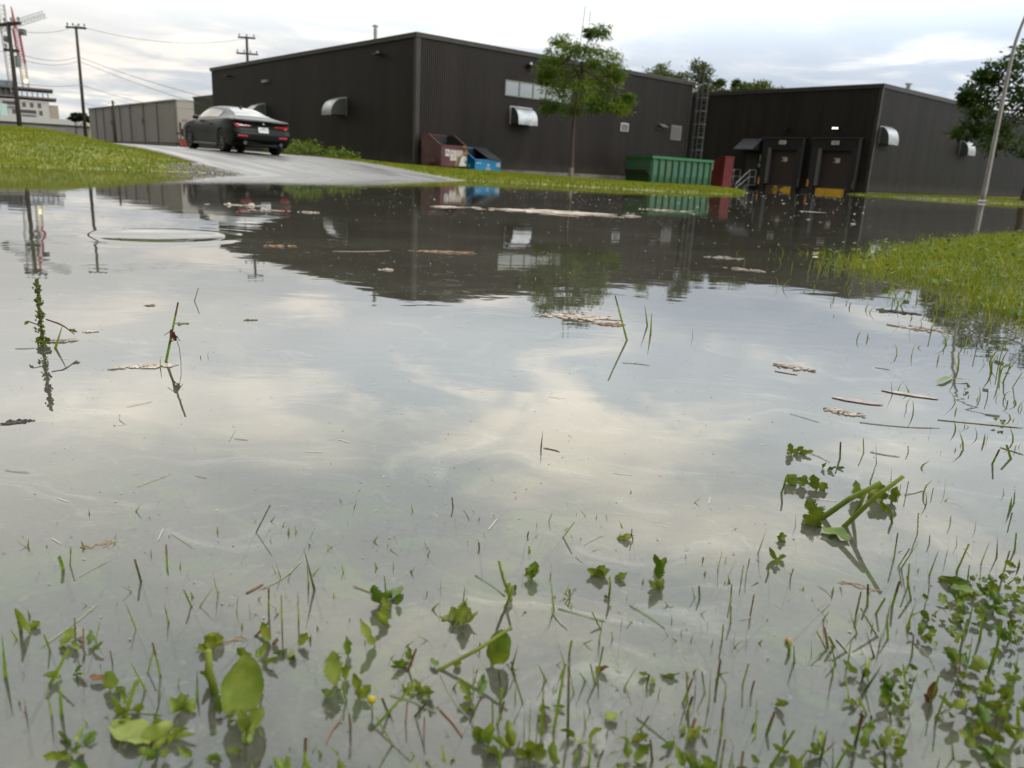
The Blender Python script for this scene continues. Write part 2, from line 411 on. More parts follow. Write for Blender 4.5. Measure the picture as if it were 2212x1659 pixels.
WEEDS=[
['dark arrow shaped leaf lying on the water in pale scum beyond the torn dock plant',[
(736,1316,3,793,1370,3,9.6,'o'),
(776,1346,3,813,1350,3,6.2,'o'),
]],['dark curly jagged leaf clump in open water, farthest of the broad leaved clumps',[
(349,910,0,346,911,15,10.5,'j'),
(354,918,0,364,914,10,9.3,'j'),
(360,917,0,376,911,6,7.5,'j'),
(346,908,0,343,909,6,4.9,'j'),
]],['low ragged green leaf shreds floating just beyond the paired dock leaves',[
(371,865,0,374,864,8,4.7,'j'),
(375,862,0,383,858,6,5.9,'j'),
(389,870,0,397,866,3,4.2,'j'),
]],['two dark crinkled dock leaves side by side with a bent stalk at their edge',[
(319,805,0,309,809,12,16.6,'j'),
(324,806,0,328,804,14,13.8,'j'),
(339,797,0,334,799,18,16.4,'j'),
(343,799,0,349,797,9,12.6,'j'),
(296,783,0,298,782,20,2.4,'s'),
]],['large torn dock plant with thick broken green stalks and draped leaves',[
(318,724,0,361,706,48,6.0,'s'),
(334,707,0,372,689,62,4.9,'s'),
(349,725,0,357,722,34,4.0,'s'),
(317,721,0,301,728,14,15.0,'j'),
(309,701,0,292,708,8,13.7,'j'),
(307,695,3,324,670,3,14.5,'o'),
(380,776,0,372,780,18,9.6,'j'),
(389,783,0,402,777,15,13.5,'j'),
(400,772,0,391,776,18,12.2,'j'),
(410,773,0,412,771,17,9.1,'j'),
(396,746,0,386,751,9,5.7,'j'),
(387,721,0,386,722,13,2.5,'s'),
]],['small curled green leaf between thin blades in front of the torn dock plant',[
(260,666,0,258,666,9,8.9,'j'),
(262,664,0,255,667,2,5.6,'j'),
]],['little two leaved sprout with a narrow curled leaf among short blades',[
(241,627,0,235,630,11,4.9,'o'),
(244,628,0,249,626,6,5.8,'j'),
(239,617,0,238,617,8,7.9,'j'),
]],['dark wedge shaped leaf with a red stalk beside open grey water',[
(112,652,0,103,653,1,9.2,'j'),
(113,651,0,112,651,7,12.8,'j'),
(118,652,0,116,653,11,1.1,'r'),
]],['upright lobed leaf rising on a short stalk with two side leaves',[
(129,577,0,123,578,25,10.3,'j'),
(128,593,0,136,592,16,9.3,'j'),
(128,567,0,119,569,6,7.3,'j'),
(127,567,0,130,566,10,8.1,'j'),
]],['spreading green leaf pair on a thin stalk near the upright lobed leaf',[
(85,580,0,70,583,6,11.6,'j'),
(85,580,0,80,581,11,12.4,'j'),
(93,581,0,103,580,6,7.5,'j'),
(85,549,0,84,549,19,2.0,'s'),
(83,547,0,82,547,4,3.9,'o'),
]],['single broad toothed leaf standing on edge beside a dark stalk',[
(24,573,0,19,574,9,9.4,'j'),
(24,573,0,26,573,16,11.5,'j'),
]],['stout green stalk with brown leaf stubs and a long bent tip',[
(8,540,0,-3,540,32,2.7,'s'),
(8,538,0,6,538,15,7.7,'j'),
(8,553,0,11,553,5,5.2,'b'),
(4,527,0,9,527,19,2.3,'s'),
]],['wide leafy weed clump with a jagged top leaf and a thin bud stem',[
(-88,521,0,-96,520,17,13.2,'j'),
(-92,528,0,-83,529,6,11.4,'j'),
(-82,518,0,-88,517,10,8.6,'j'),
(-78,522,0,-76,523,10,5.7,'j'),
(-89,536,0,-90,535,17,1.2,'s'),
(-83,501,0,-85,501,12,9.1,'j'),
(-80,495,0,-89,494,12,6.5,'j'),
(-85,470,0,-95,468,22,7.6,'j'),
(-84,529,3,-77,544,3,8.8,'o'),
]],['star shaped green leaf cluster standing alone in grey water',[
(-29,506,0,-43,506,1,11.0,'j'),
(-29,506,0,-36,506,11,11.0,'j'),
(-28,500,0,-26,500,20,10.9,'j'),
(-27,503,0,-22,504,12,9.1,'j'),
(-23,504,0,-16,504,10,2.6,'o'),
(-28,500,0,-26,500,-4,9.1,'j'),
]],['yellow green curled leaf at the water surface with a dark reflection',[
(-85,414,0,-88,414,18,6.8,'j'),
(-85,414,0,-78,416,9,7.8,'j'),
]],['pale ragged leaf with holes on a dark bent stalk',[
(-102,425,0,-104,425,25,14.3,'j'),
(-97,431,0,-96,431,11,6.4,'j'),
(-101,457,0,-102,457,15,6.1,'j'),
(-92,411,0,-94,411,14,1.5,'s'),
]],['long folded blade with a broad torn leaf hanging into the water',[
(-38,447,0,8,451,32,2.6,'s'),
(-4,454,0,3,454,27,16.8,'o'),
(-28,450,0,-25,450,5,6.7,'j'),
(-39,446,3,-45,454,3,4.3,'o'),
(-38,443,0,-46,443,-13,2.6,'o'),
]],['large upright pale green oval leaf with clear veins',[
(-151,391,0,-146,393,42,23.7,'o'),
(-141,381,0,-135,383,15,8.7,'o'),
(-142,379,0,-145,378,17,7.2,'o'),
(-144,379,0,-144,379,15,1.7,'s'),
]],['broad crinkled oval leaf floating flat near the upright oval leaf',[
(-191,364,3,-220,378,3,16.8,'o'),
(-197,365,0,-182,373,9,12.6,'o'),
(-190,359,0,-169,371,4,5.5,'o'),
]],['small bowl shaped cupped leaf in front of a budding weed stem',[
(-187,395,0,-192,392,11,7.5,'o'),
(-186,395,0,-180,398,6,8.4,'o'),
(-187,395,0,-187,395,12,7.5,'o'),
]],['thick weed stem topped with yellow green buds',[
(-174,413,0,-176,412,30,5.3,'s'),
(-195,455,0,-190,457,10,6.7,'o'),
(-195,453,0,-199,452,7,5.7,'o'),
(-197,457,0,-195,458,9,4.4,'j'),
(-194,458,0,-188,460,9,13.5,'o'),
(-177,419,0,-184,416,12,4.7,'o'),
]],['small dark ridged leaf beside a broad blade near shore',[
(-323,467,0,-317,471,5,7.6,'j'),
(-319,464,0,-325,460,21,4.4,'o'),
]],['crumpled green and brown leaf among short blades near shore',[
(-237,409,0,-237,409,14,9.2,'o'),
(-233,407,0,-228,410,3,7.7,'j'),
(-243,415,3,-254,418,3,6.2,'b'),
]],['narrow folded leaf with a brown tip in a patch of straw bits',[
(-157,467,0,-161,465,17,5.8,'o'),
(-154,464,0,-151,465,6,4.1,'b'),
]],['short green stub with a round tan cap',[
(206,485,0,205,486,9,2.5,'s'),
(210,499,0,210,499,4,4.4,'t'),
]],['green leaf clump under a sheaf of upright blades',[
(21,369,0,12,369,7,9.9,'j'),
(22,369,0,21,369,13,11.3,'j'),
(25,367,0,28,367,10,8.4,'j'),
(-6,383,0,-11,382,10,8.7,'o'),
(-3,379,0,-2,379,15,8.1,'o'),
(4,369,0,-6,369,6,8.5,'f'),
(36,366,0,33,366,16,7.0,'o'),
]],['flat pointed leaf with a black reflection on a straight stalk',[
(81,388,0,70,390,-2,4.4,'o'),
(81,388,0,90,386,7,5.3,'o'),
(67,403,3,75,408,3,7.6,'o'),
]],['reddish brown folded leaf bent over a green blade',[
(67,452,0,74,451,6,5.0,'b'),
(66,449,0,67,449,9,3.3,'j'),
]],['dead brown leaf hanging from a stalk near the clover bank',[
(283,441,0,284,440,15,5.6,'b'),
(281,438,0,279,440,6,3.9,'b'),
]],['bright green square ended leaf held above low clover',[
(383,598,0,382,599,8,23.4,'o'),
(394,597,0,394,597,5,8.5,'o'),
(375,589,3,395,583,3,12.6,'o'),
]]]
CLOVER=[
(350,556,13),
(346,538,11),
(330,533,11),
(368,565,12),
(381,563,12),
(399,572,12),
(412,577,14),
(428,587,14),
(362,539,11),
(402,550,13),
(327,513,11),
(330,494,12),
(383,538,11),
(388,518,13),
(374,507,11),
(321,470,15),
(314,444,14),
(338,466,13),
(359,479,15),
(297,428,12),
(334,440,14),
(328,421,15),
(306,412,15),
(289,398,13),
(308,395,17),
(286,385,13),
(318,502,7),
(312,511,6),
(281,470,6),
(259,442,6),
(222,399,7),
(236,394,7),
(257,427,7),
(265,466,6),
(418,598,10),
(460,632,13),
(404,596,8),
(779,1287,8),
(711,1086,8),
]
STRAWS=[
(-513,738,-486,735,1.3,'p'),
(-366,713,-348,749,1.0,'p'),
(-487,900,-518,990,0.9,'p'),
(-491,930,-467,895,1.3,'g'),
(-498,961,-478,990,1.0,'p'),
(-326,853,-333,895,0.9,'g'),
(-323,750,-308,744,1.0,'p'),
(-324,866,-306,862,1.2,'p'),
(-347,537,-342,558,1.0,'p'),
(-329,537,-318,568,1.0,'p'),
(-291,619,-260,593,0.9,'g'),
(-492,1270,-422,1299,3.8,'p'),
(-590,1152,-553,1181,3.1,'g'),
(-184,535,-167,583,1.3,'g'),
(-194,528,-186,543,3.1,'b'),
(-303,448,-294,503,1.3,'g'),
(-287,458,-283,463,2.0,'b'),
(-180,787,-179,830,0.8,'p'),
(72,637,91,659,1.1,'p'),
(63,615,69,604,1.1,'p'),
(124,658,131,640,0.7,'p'),
(-116,546,-100,537,1.8,'b'),
(-22,573,3,543,2.9,'u'),
(39,531,50,501,1.5,'g'),
(44,529,78,515,2.7,'u'),
(100,539,122,510,2.7,'u'),
(272,631,252,602,1.1,'p'),
(263,585,268,568,1.2,'g'),
(229,557,250,581,2.4,'u'),
(-66,418,-36,404,1.9,'u'),
(-34,407,-18,384,2.4,'b'),
(-37,441,-14,399,2.3,'u'),
(1,910,34,894,1.5,'p'),
(42,887,61,877,2.7,'p'),
(-41,698,-34,675,1.0,'b'),
(87,409,106,385,1.2,'u'),
(307,501,304,475,1.8,'u'),
(182,526,193,532,1.0,'p'),
(214,1273,226,1243,2.5,'p'),
(195,1354,242,1346,2.2,'p'),
(466,1351,500,1331,3.6,'p'),
(459,1103,516,1126,1.5,'p'),
(406,1088,436,1052,1.5,'p'),
(676,1423,698,1409,2.3,'p'),
(507,1243,525,1236,1.6,'p'),
(497,1062,608,1055,2.5,'p'),
(625,1095,738,1076,3.3,'p'),
(819,1344,866,1312,3.5,'p'),
(-692,2917,-498,3039,4.7,'p'),
(-814,1233,-788,1244,2.5,'p'),
(-674,979,-652,986,1.7,'p'),
(-95,373,-91,393,2.0,'b'),
(-197,390,-221,389,1.3,'u'),
(-282,543,-292,532,1.0,'p'),
(435,796,465,813,2.2,'p'),
(457,935,489,922,2.2,'p'),
(425,936,444,921,2.2,'p'),
(366,929,388,888,1.6,'p'),
(649,981,664,955,2.6,'p'),
(431,672,456,662,2.1,'p'),
]
RAFTS=[
(249,6830,1350,1168,34,'w','long pale raft of bark and wood chips in the reflection of the dark wall'),
(-1902,5506,309,618,10,'f','foamy pale litter clump floating in the reflection of the parked car'),
(-1633,5072,262,260,6,'k','thin pink wood strip floating behind the foamy litter clump'),
(-1360,5098,108,207,4,'w','small pinkish chip pair under the reflection of the dark wall'),
(-920,2992,102,129,5,'o','orange and white split wood piece beside the water swirl'),
(-309,3088,273,113,8,'o','thin orange bark line in the middle of the brown reflection'),
(-414,2461,64,49,4,'w','small pale chip near the edge of the brown reflection'),
(144,1796,154,166,46,'w','spread of pale wood chips in the reflection of the young tree'),
(206,1721,77,73,7,'o','orange wood piece with a brown knot beside the pale chips'),
(891,3448,193,192,6,'k','pinkish wood slab nearer the ladder reflection'),
(874,3008,165,148,6,'k','pink and white slab drifting toward the grassy bank'),
(3835,10549,378,897,1,'w','short white stick in the loading dock reflection'),
(1524,8473,577,555,3,'w','white foam streak under the green container reflection'),
(1021,7309,224,412,2,'k','small pink chip beside the white foam streak'),
(511,1388,60,55,10,'w','pale splinter cluster in the grey open water'),
(540,1175,77,41,1,'k','pinkish flat leaf lying on the water'),
(650,1232,91,36,1,'k','pale pink leaf strip drifting beside a short tuft'),
(491,1109,52,51,10,'w','pale grass bits tangled together in grey water'),
(-768,1385,24,45,5,'w','small tan leaf scrap floating beyond the tall blade'),
(-653,1494,20,35,3,'g','small olive leaf scrap just behind the tall blade'),
(-793,1666,29,25,3,'g','thin weed scrap in the pale reflection'),
(-542,1565,24,37,4,'g','pair of tiny weed flecks in the pale reflection'),
(-563,1167,79,42,14,'w','pale straw mat around the foot of the tall blade'),
(-775,1301,42,70,12,'k','pale papery scrap behind the seed stalk'),
(-592,881,27,18,12,'d','dark crumbly dirt patch afloat near the frame edge'),
(1051,2125,99,121,10,'d','dark dead plant scraps beside the grassy bank'),
(985,1878,116,96,14,'k','brown leaf litter washed against the grassy bank'),
(-336,594,30,14,22,'o','reddish root tangle with fine pale fibres'),
(299,588,32,18,16,'o','orange shrimp shaped husk with pale fibres'),
(-181,467,20,12,10,'o','tan dead leaf scrap beside the budding stem'),
]
# ---------------------------------------------------------------- ground sheet
def ground_mat():
    m=bpy.data.materials.new('ground_soil_and_grass'); m.use_nodes=True; t=NT(m.node_tree); b=t.N['Principled BSDF']
    P=t.n('ShaderNodeNewGeometry').outputs['Position']; x,y,z=t.sep(P)
    g=t.mix(t.ramp(t.noise(P,1.1,5,.6),.38,.64),(.085,.11,.007,1),(.135,.14,.010,1))
    g=t.mix(t.ramp(t.noise(P,.35,4,.6),.55,.68),g,(.13,.115,.028,1))
    bed=t.mix(t.ramp(t.noise(P,9,6,.65),.35,.65),(.12,.12,.095,1),(.06,.066,.046,1))
    bed=t.mix(t.ramp(t.noise(P,11,5,.65,.8),.50,.62),bed,(.13,.19,.06,1)); bed=t.mix(t.ramp(t.noise(P,38,4,.7,.5),.60,.70),bed,(.24,.24,.19,1)); bed=t.mix(t.ramp(t.noise(P,23,4,.7,.9),.60,.70),bed,(.02,.022,.018,1))
    dd=t.n('ShaderNodeVectorMath',operation='LENGTH',ins={0:P}).outputs['Value']
    g=t.mix(t.ramp(dd,13,10.5),g,t.mix(t.ramp(t.noise(P,20,4),.35,.65),(.022,.03,.008,1),(.05,.065,.012,1)))
    c=t.mix(t.ramp(z,-.02,.015),bed,g)
    gv=t.n('ShaderNodeVectorMath',operation='DISTANCE',ins={0:P,1:(-5.9,15.95,.1)}).outputs['Value']
    gm=t.math('MULTIPLY',t.ramp(t.math('ADD',gv,t.math('MULTIPLY',t.noise(P,3,3),.9)),1.5,1.1),1.0)
    c=t.mix(gm,c,t.mix(t.ramp(t.noise(P,22,3),.4,.6),(.09,.08,.075,1),(.17,.155,.145,1)))
    far=t.ramp(y,62,75); c=t.mix(far,c,(.09,.087,.08,1))
    t.L.new(c,b.inputs['Base Color']); b.inputs['Roughness'].default_value=.9
    bn=t.n('ShaderNodeBump',ins={'Strength':.6,'Distance':.04,'Height':t.noise(P,12,4)}); t.L.new(bn.outputs[0],b.inputs['Normal'])
    return m
rs=np.concatenate([np.geomspace(.08,90,150),np.geomspace(95,2500,30)]); na=420
tt=np.linspace(0,2*np.pi,na,endpoint=False)
X=rs[:,None]*np.sin(tt)[None]; Y=rs[:,None]*np.cos(tt)[None]; Z=terrain(X.ravel(),Y.ravel())
gx,gy=X.ravel(),Y.ravel(); ga=(gx-COR[0])*UA[0]+(gy-COR[1])*UA[1]; gb=(gx-COR[0])*UB[0]+(gy-COR[1])*UB[1]
Z=Z-.10*sm(ga,-13.4,-12.9)*(1-sm(ga,-6.6,-6.1))*sm(gb,-22,-21)*(1-sm(gb,58,61))     # bed cut for the driveway slab
V=np.stack([gx,gy,Z],1)
def ringfaces(nr,na):
    i=np.arange(nr-1)[:,None]*na; j=np.arange(na)[None]; j2=(j+1)%na
    return np.stack([i+j,i+j2,i+na+j2,i+na+j],-1).reshape(-1,4)
ground=fastmesh('ground',V,ringfaces(len(rs),na),ground_mat(),True); tag(ground,kind='structure')

# ---------------------------------------------------------------- driveway and kerb
def asphalt():
    m=bpy.data.materials.new('wet_asphalt'); m.use_nodes=True; t=NT(m.node_tree); b=t.N['Principled BSDF']
    tc=t.n('ShaderNodeTexCoord').outputs['Object']; P=t.n('ShaderNodeNewGeometry').outputs['Position']
    st=t.n('ShaderNodeVectorMath',operation='MULTIPLY',ins={0:tc,1:(1.5,.16,1)}).outputs[0]
    f=t.ramp(t.noise(st,1,4,.6),.35,.65)
    c=t.mix(f,(.035,.031,.029,1),(.076,.069,.065,1)); c=t.mix(t.ramp(t.noise(P,60,2),.45,.7),c,(.10,.092,.087,1))
    t.L.new(c,b.inputs['Base Color']); t.L.new(t.ramp(f,0,1,.30,.62),b.inputs['Roughness'])
    bn=t.n('ShaderNodeBump',ins={'Strength':.35,'Distance':.006,'Height':t.noise(P,70,2)}); t.L.new(bn.outputs[0],b.inputs['Normal'])
    return m
M_asph=asphalt()
aa=np.linspace(-13.5,-6,26); bb=np.concatenate([np.linspace(-22,6,90),np.linspace(7,62,50)])
A,B_=np.meshgrid(aa,bb); Xw=COR[0]+UA[0]*A+UB[0]*B_; Yw=COR[1]+UA[1]*A+UB[1]*B_
zz=terrain(Xw.ravel(),Yw.ravel())+.004
V=np.stack([A.ravel(),B_.ravel(),zz],1); nA=len(aa); i=np.arange(len(bb)-1)[:,None]*nA+np.arange(nA-1)[None]
F=np.stack([i,i+1,i+nA+1,i+nA],-1).reshape(-1,4)
dw=fastmesh('driveway',V,F,M_asph,True); dw.location=(COR[0],COR[1],0); dw.rotation_euler=(0,0,TH); tag(dw,kind='structure')
M_conc=mat('kerb_concrete',(.24,.205,.185),.8,col2=(.33,.29,.26),scale=3,bump=.3,bscale=40)
def strip(path,wid,hgt,name,m):
    mb=MB()
    n=len(path); vs=[]
    for i,(x,y,nx,ny) in enumerate(path):
        z=tz(x+nx*wid*.5,y+ny*wid*.5)
        for o,h in ((0,-.1),(0,hgt-.02),(.03,hgt),(wid-.03,hgt),(wid,hgt-.02),(wid,-.1)): vs.append((x+nx*o,y+ny*o,z+h))
    fs=[]
    for i in range(n-1):
        for k in range(5): fs.append((i*6+k,i*6+k+1,(i+1)*6+k+1,(i+1)*6+k))
    fs+=[tuple(range(6)),tuple((n-1)*6+k for k in range(5,-1,-1))]
    mb.add(vs,fs); return mb.build(name,m,smooth=False)
path=[]
for b in np.linspace(30,-12.6,60):
    p=AB(-13.55,b); path.append((p.x,p.y,-UA[0],-UA[1]))
for t in np.linspace(0,1,9)[1:]:
    a_=-13.55-.45*(1-math.cos(t*1.5)); b_=-12.6-.6*math.sin(t*1.5); p=AB(a_,b_)
    ang=t*1.5; nn=-UA*math.cos(ang)+UB*math.sin(ang); path.append((p.x,p.y,nn[0],nn[1]))
tag(strip(path,.14,.05,'kerb',M_conc),kind='structure')
# white strip of old kerb stones by the lamp post
path=[]
for t in np.linspace(0,1,20):
    x=19.9+6*t; y=42.6-4.1*t+1.5*t*t; path.append((x,y,.45,.89))
tag(strip(path,.35,.05,'verge_kerb',mat('pale_kerb_stone',(.5,.46,.45),.8,col2=(.25,.23,.2),scale=1.2)),kind='structure')

# ---------------------------------------------------------------- water
def water_mat():
    m=bpy.data.materials.new('muddy_flood_water'); m.use_nodes=True; t=NT(m.node_tree); t.N.clear()
    P=t.n('ShaderNodeNewGeometry').outputs['Position']; x,y,z=t.sep(P)
    d=t.n('ShaderNodeVectorMath',operation='LENGTH',ins={0:P}).outputs['Value']
    # ripples
    st=t.n('ShaderNodeVectorMath',operation='MULTIPLY',ins={0:P,1:(3.0,5.5,1)}).outputs[0]
    h1=t.noise(st,1.0,3,.5,.4)
    st2=t.n('ShaderNodeVectorMath',operation='MULTIPLY',ins={0:P,1:(13,22,1)}).outputs[0]
    h2=t.noise(st2,1.0,2,.5,.3)
    patch=t.ramp(t.noise(P,.35,3),.45,.68)
    hh=t.math('ADD',t.math('MULTIPLY',h1,.0027),t.math('MULTIPLY',h2,t.math('MULTIPLY',patch,.00035)))
    b1=t.n('ShaderNodeBump',ins={'Strength':1.0,'Distance':.22,'Height':hh}).outputs[0]
    # swirling scum film
    wv=t.n('ShaderNodeVectorMath',operation='ADD',ins={0:P,1:t.n('ShaderNodeVectorMath',operation='SCALE',ins={0:t.n('ShaderNodeTexNoise',ins={'Vector':P,'Scale':2.2,'Detail':3}).outputs['Color'],'Scale':.8}).outputs[0]}).outputs[0]
    sw=t.n('ShaderNodeVectorMath',operation='MULTIPLY',ins={0:wv,1:(1.3,4.5,1)}).outputs[0]
    f1=t.ramp(t.noise(sw,2.6,8,.66,1.6),.53,.72)
    f2=t.ramp(t.noise(P,.9,3),.42,.66)
    fine=t.ramp(t.noise(P,260,2,.6),.40,.66,.75,1.15)
    film=t.math('MULTIPLY',t.math('ADD',t.math('MULTIPLY',f1,.15),t.math('MULTIPLY',f2,.01)),fine)
    nearf=t.ramp(d,2.1,.55)
    film=t.math('MULTIPLY',film,t.ramp(d,4.5,2.2)); film=t.math('ADD',film,t.math('MULTIPLY',t.math('MULTIPLY',nearf,.075),fine))
    # turbid body over the visible bottom
    mud=t.n('ShaderNodeBsdfDiffuse',ins={'Color':t.mix(t.ramp(t.noise(P,1.2,3),.4,.65),(.036,.033,.024,1),(.048,.047,.033,1))})
    clear=t.n('ShaderNodeBsdfTransparent',ins={'Color':(.80,.82,.70,1)})
    turb=t.math('SUBTRACT',1.0,t.math('MULTIPLY',t.ramp(d,1.7,.6),.75))
    body=t.n('ShaderNodeMixShader',ins={0:turb,1:clear.outputs[0],2:mud.outputs[0]})
    scum=t.n('ShaderNodeBsdfDiffuse',ins={'Color':(.36,.35,.31,1)})
    body2=t.n('ShaderNodeMixShader',ins={0:film,1:body.outputs[0],2:scum.outputs[0]})
    gl=t.n('ShaderNodeBsdfGlossy',ins={'Color':(1,1,1,1),'Roughness':.012,'Normal':b1})
    fr=t.n('ShaderNodeFresnel',ins={'IOR':1.45,'Normal':b1})
    mx=t.n('ShaderNodeMixShader',ins={0:fr.outputs[0],1:body2.outputs[0],2:gl.outputs[0]})
    t.L.new(mx.outputs[0],t.n('ShaderNodeOutputMaterial').inputs[0])
    return m
SWX,SWY,SWR=-1.45,3.16,.27
rs=np.concatenate([np.linspace(.004,.62,70),np.geomspace(.66,160,60)]); na=160
tt=np.linspace(0,2*np.pi,na,endpoint=False)
X=SWX+rs[:,None]*np.sin(tt)[None]; Y=SWY+rs[:,None]*np.cos(tt)[None]
rr=np.repeat(rs,na); an=np.tile(tt,len(rs))
Zw=-.0055*np.exp(-(rr/.20)**3)+.0016*np.exp(-((rr-.28)/.06)**2)+.0003*np.sin(rr*34-an)*np.exp(-((rr-.38)/.10)**2)
V=np.stack([X.ravel(),Y.ravel(),Zw],1)
water=fastmesh('water',V,ringfaces(len(rs),na),water_mat(),True); tag(water,kind='structure')
# ---------------------------------------------------------------- dark metal clad buildings
def clad(name,c1,c2,streak,rough=.5,grime=.5):
    m=bpy.data.materials.new(name); m.use_nodes=True; t=NT(m.node_tree); b=t.N['Principled BSDF']
    tc=t.n('ShaderNodeTexCoord').outputs['Object']; x,y,z=t.sep(tc)
    al=t.math('ADD',x,y)
    v=t.comb(al,t.math('MULTIPLY',z,.05),0)
    f=t.ramp(t.noise(v,.9,4,.7),.36,.66); f2=t.ramp(t.noise(t.comb(al,t.math('MULTIPLY',z,.10),0),3.2,4,.6),.45,.72)
    c=t.mix(f,(*c1,1),(*c2,1)); c=t.mix(t.math('MULTIPLY',f2,grime),c,(*streak,1))
    pan=t.ramp(t.math('FRACT',t.math('MULTIPLY',al,1/.92)),.0,.03,.75,1.0)
    c=t.mix(1.0,c,t.comb(pan,pan,pan),'MULTIPLY')
    spl=t.math('MULTIPLY',t.ramp(t.math('ADD',z,t.math('MULTIPLY',t.noise(tc,1.4,4,.6),-.9)),.55,-.15),.55); c=t.mix(spl,c,(.06,.052,.043,1))
    t.L.new(c,b.inputs['Base Color']); b.inputs['Roughness'].default_value=rough; b.inputs['Specular IOR Level'].default_value=.35
    return m
M_main=clad('dark_brown_ribbed_cladding',(.0125,.0088,.0073),(.0225,.0170,.0142),(.013,.0095,.0085))
M_dock=clad('stained_dark_cladding',(.009,.0075,.007),(.019,.016,.014),(.029,.019,.014),grime=.75)
M_trim=mat('dark_flashing',(.032,.029,.026),.45,col2=(.045,.041,.036),scale=2)
M_edge=mat('pale_roof_edge',(.20,.20,.16),.4)
M_roof=mat('roof_membrane',(.12,.12,.12),.9,col2=(.16,.16,.15),scale=1.5)
M_found=mat('foundation_concrete',(.15,.135,.12),.85,col2=(.22,.2,.18),scale=2,bump=.2)
M_galv=mat('galvanised_sheet',(.36,.365,.365),.45,.85,col2=(.25,.255,.255),scale=3)
M_galvd=mat('grey_hood_side',(.10,.115,.115),.5,.3)
M_glass=mat('office_glass',(.42,.43,.40),.06,.85)
M_frame=mat('grey_olive_frame',(.22,.22,.18),.5)
M_black=mat('black_rubber',(.012,.012,.013),.7)
M_blackm=mat('black_metal',(.02,.02,.022),.45,.3)
M_white=mat('white_paint',(.75,.74,.72),.5,col2=(.66,.65,.63),scale=6)
M_greym=mat('galvanised_rail',(.13,.137,.145),.5,.4)
M_yel=mat('yellow_bumper_paint',(1.0,.60,.03),.5,col2=(.85,.48,.03),scale=3)
M_yeld=mat('scuffed_yellow_paint',(.95,.56,.03),.55,col2=(.10,.055,.03),scale=1.3,lo=.48,hi=.56)
M_oran=mat('orange_guard_paint',(.9,.42,.06),.5)
M_door=mat('brown_dock_door',(.05,.032,.028),.5,col2=(.042,.028,.025),scale=2)

def ribs(L,pitch=.1,dep=.042):
    pts=[]; n=int(L/pitch)
    for i in range(n):
        t=i*pitch
        pts+=[(t,0),(t+pitch*.36,0),(t+pitch*.42,dep),(t+pitch*.94,dep)]
    pts.append((L,0)); return pts
def cladbox(name,a0,a1,b0,b1,z0,z1,m,parent,sides='fl',rlen=.1):
    """ribbed walls round a rectangle: f = loading face (b=b0), l = face a=a0, others plain ribbed too"""
    mb=MB()
    def wall(p0,dr,nr,L,pitch):
        pts=ribs(L,pitch); vs=[]
        for t,o in pts:
            x=p0[0]+dr[0]*t+nr[0]*o; y=p0[1]+dr[1]*t+nr[1]*o; vs+=[(x,y,z0),(x,y,z1)]
        mb.add(vs,[(2*i,2*i+2,2*i+3,2*i+1) for i in range(len(pts)-1)])
    wall((a0,b0),(1,0),(0,-1),a1-a0,rlen); wall((a0,b1),(0,-1),(-1,0),b1-b0,rlen)
    wall((a1,b0),(0,1),(1,0),b1-b0,.4); wall((a1,b1),(-1,0),(0,1),a1-a0,.4)
    return mb.build(name,m,parent)
def trims(root,a0,a1,b0,b1,zt,h=.16):
    o=.05
    mb=MB(); t=.05
    for lo,hi in (((a0-o-t,b0-o-t),(a1+o+t,b0-o)),((a0-o-t,b1+o),(a1+o+t,b1+o+t)),((a0-o-t,b0-o),(a0-o,b1+o)),((a1+o,b0-o),(a1+o+t,b1+o))):
        mb.box((*lo,zt-h),(*hi,zt))
    mb.build('roof_trim',M_trim,root)
    mb=MB(); z=zt+.002; e=.02
    for lo,hi in (((a0-o-t-e,b0-o-t-e),(a1+o+t+e,b0-o+.05)),((a0-o-t-e,b1+o-.05),(a1+o+t+e,b1+o+t+e)),((a0-o-t-e,b0-o+.052),(a0-o+.05,b1+o-.052)),((a1+o-.05,b0-o+.052),(a1+o+t+e,b1+o-.052))):
        mb.box((*lo,z),(*hi,z+.025))
    mb.build('roof_edge',M_edge,root)
    MB().box((a0+.01,b0+.01,zt-.3),(a1-.01,b1-.01,zt-.14)).build('roof',M_roof,root)
    # corner flashing strips
    mb=MB()
    mb.box((a0-o-.012,b0-o-.012,.0),(a0+.14,b0-o+.002,zt-h-.003)).box((a0-o-.012,b0-o+.004,.0),(a0-o+.002,b0+.14,zt-h-.003))
    mb.build('corner_flashing',M_trim,root)
def hood(root,w,h,d,mtx,bright=True):
    """quarter-round sheet metal vent hood; local x along wall, -y outwards, z up; a part with its own pieces"""
    prof_=[(-d*math.sin(t),h*math.cos(t)**.8 if t<1.57 else 0) for t in np.linspace(0,math.pi/2,13)]
    mb=MB(); vs=[]
    for x in (0,w):
        vs+=[(x,p[0],p[1]) for p in prof_]
    n=len(prof_); mb.add(vs,[(i,i+1,n+i+1,n+i) for i in range(n-1)])
    mb.box((.0,-d-.012,-.03),(w,-d+.01,.03))
    cov=mb.build('vent_hood',M_galv,root,smooth=False); cov.matrix_local=mtx
    for x in (.0,w-.006):
        MB().prism([(p[0]*.985,p[1]*.985) for p in prof_]+[(0,0)],'x',x+.001,x+.005).build('side_panel',M_galvd,cov)
    mb=MB(); f=.1
    for lo,hi in (((-f,-.03,-.02),(0-.002,.0,h+.06)),((w+.002,-.03,-.02),(w+f,.0,h+.06)),((0,-.03,h+.004),(w,0,h+.06))): mb.box(lo,hi)
    mb.build('flange',M_galv,cov); 
    MB().box((.01,-d*.9,.02),(w-.01,-.01,.03)).build('bird_screen',M_blackm,cov)
    return cov
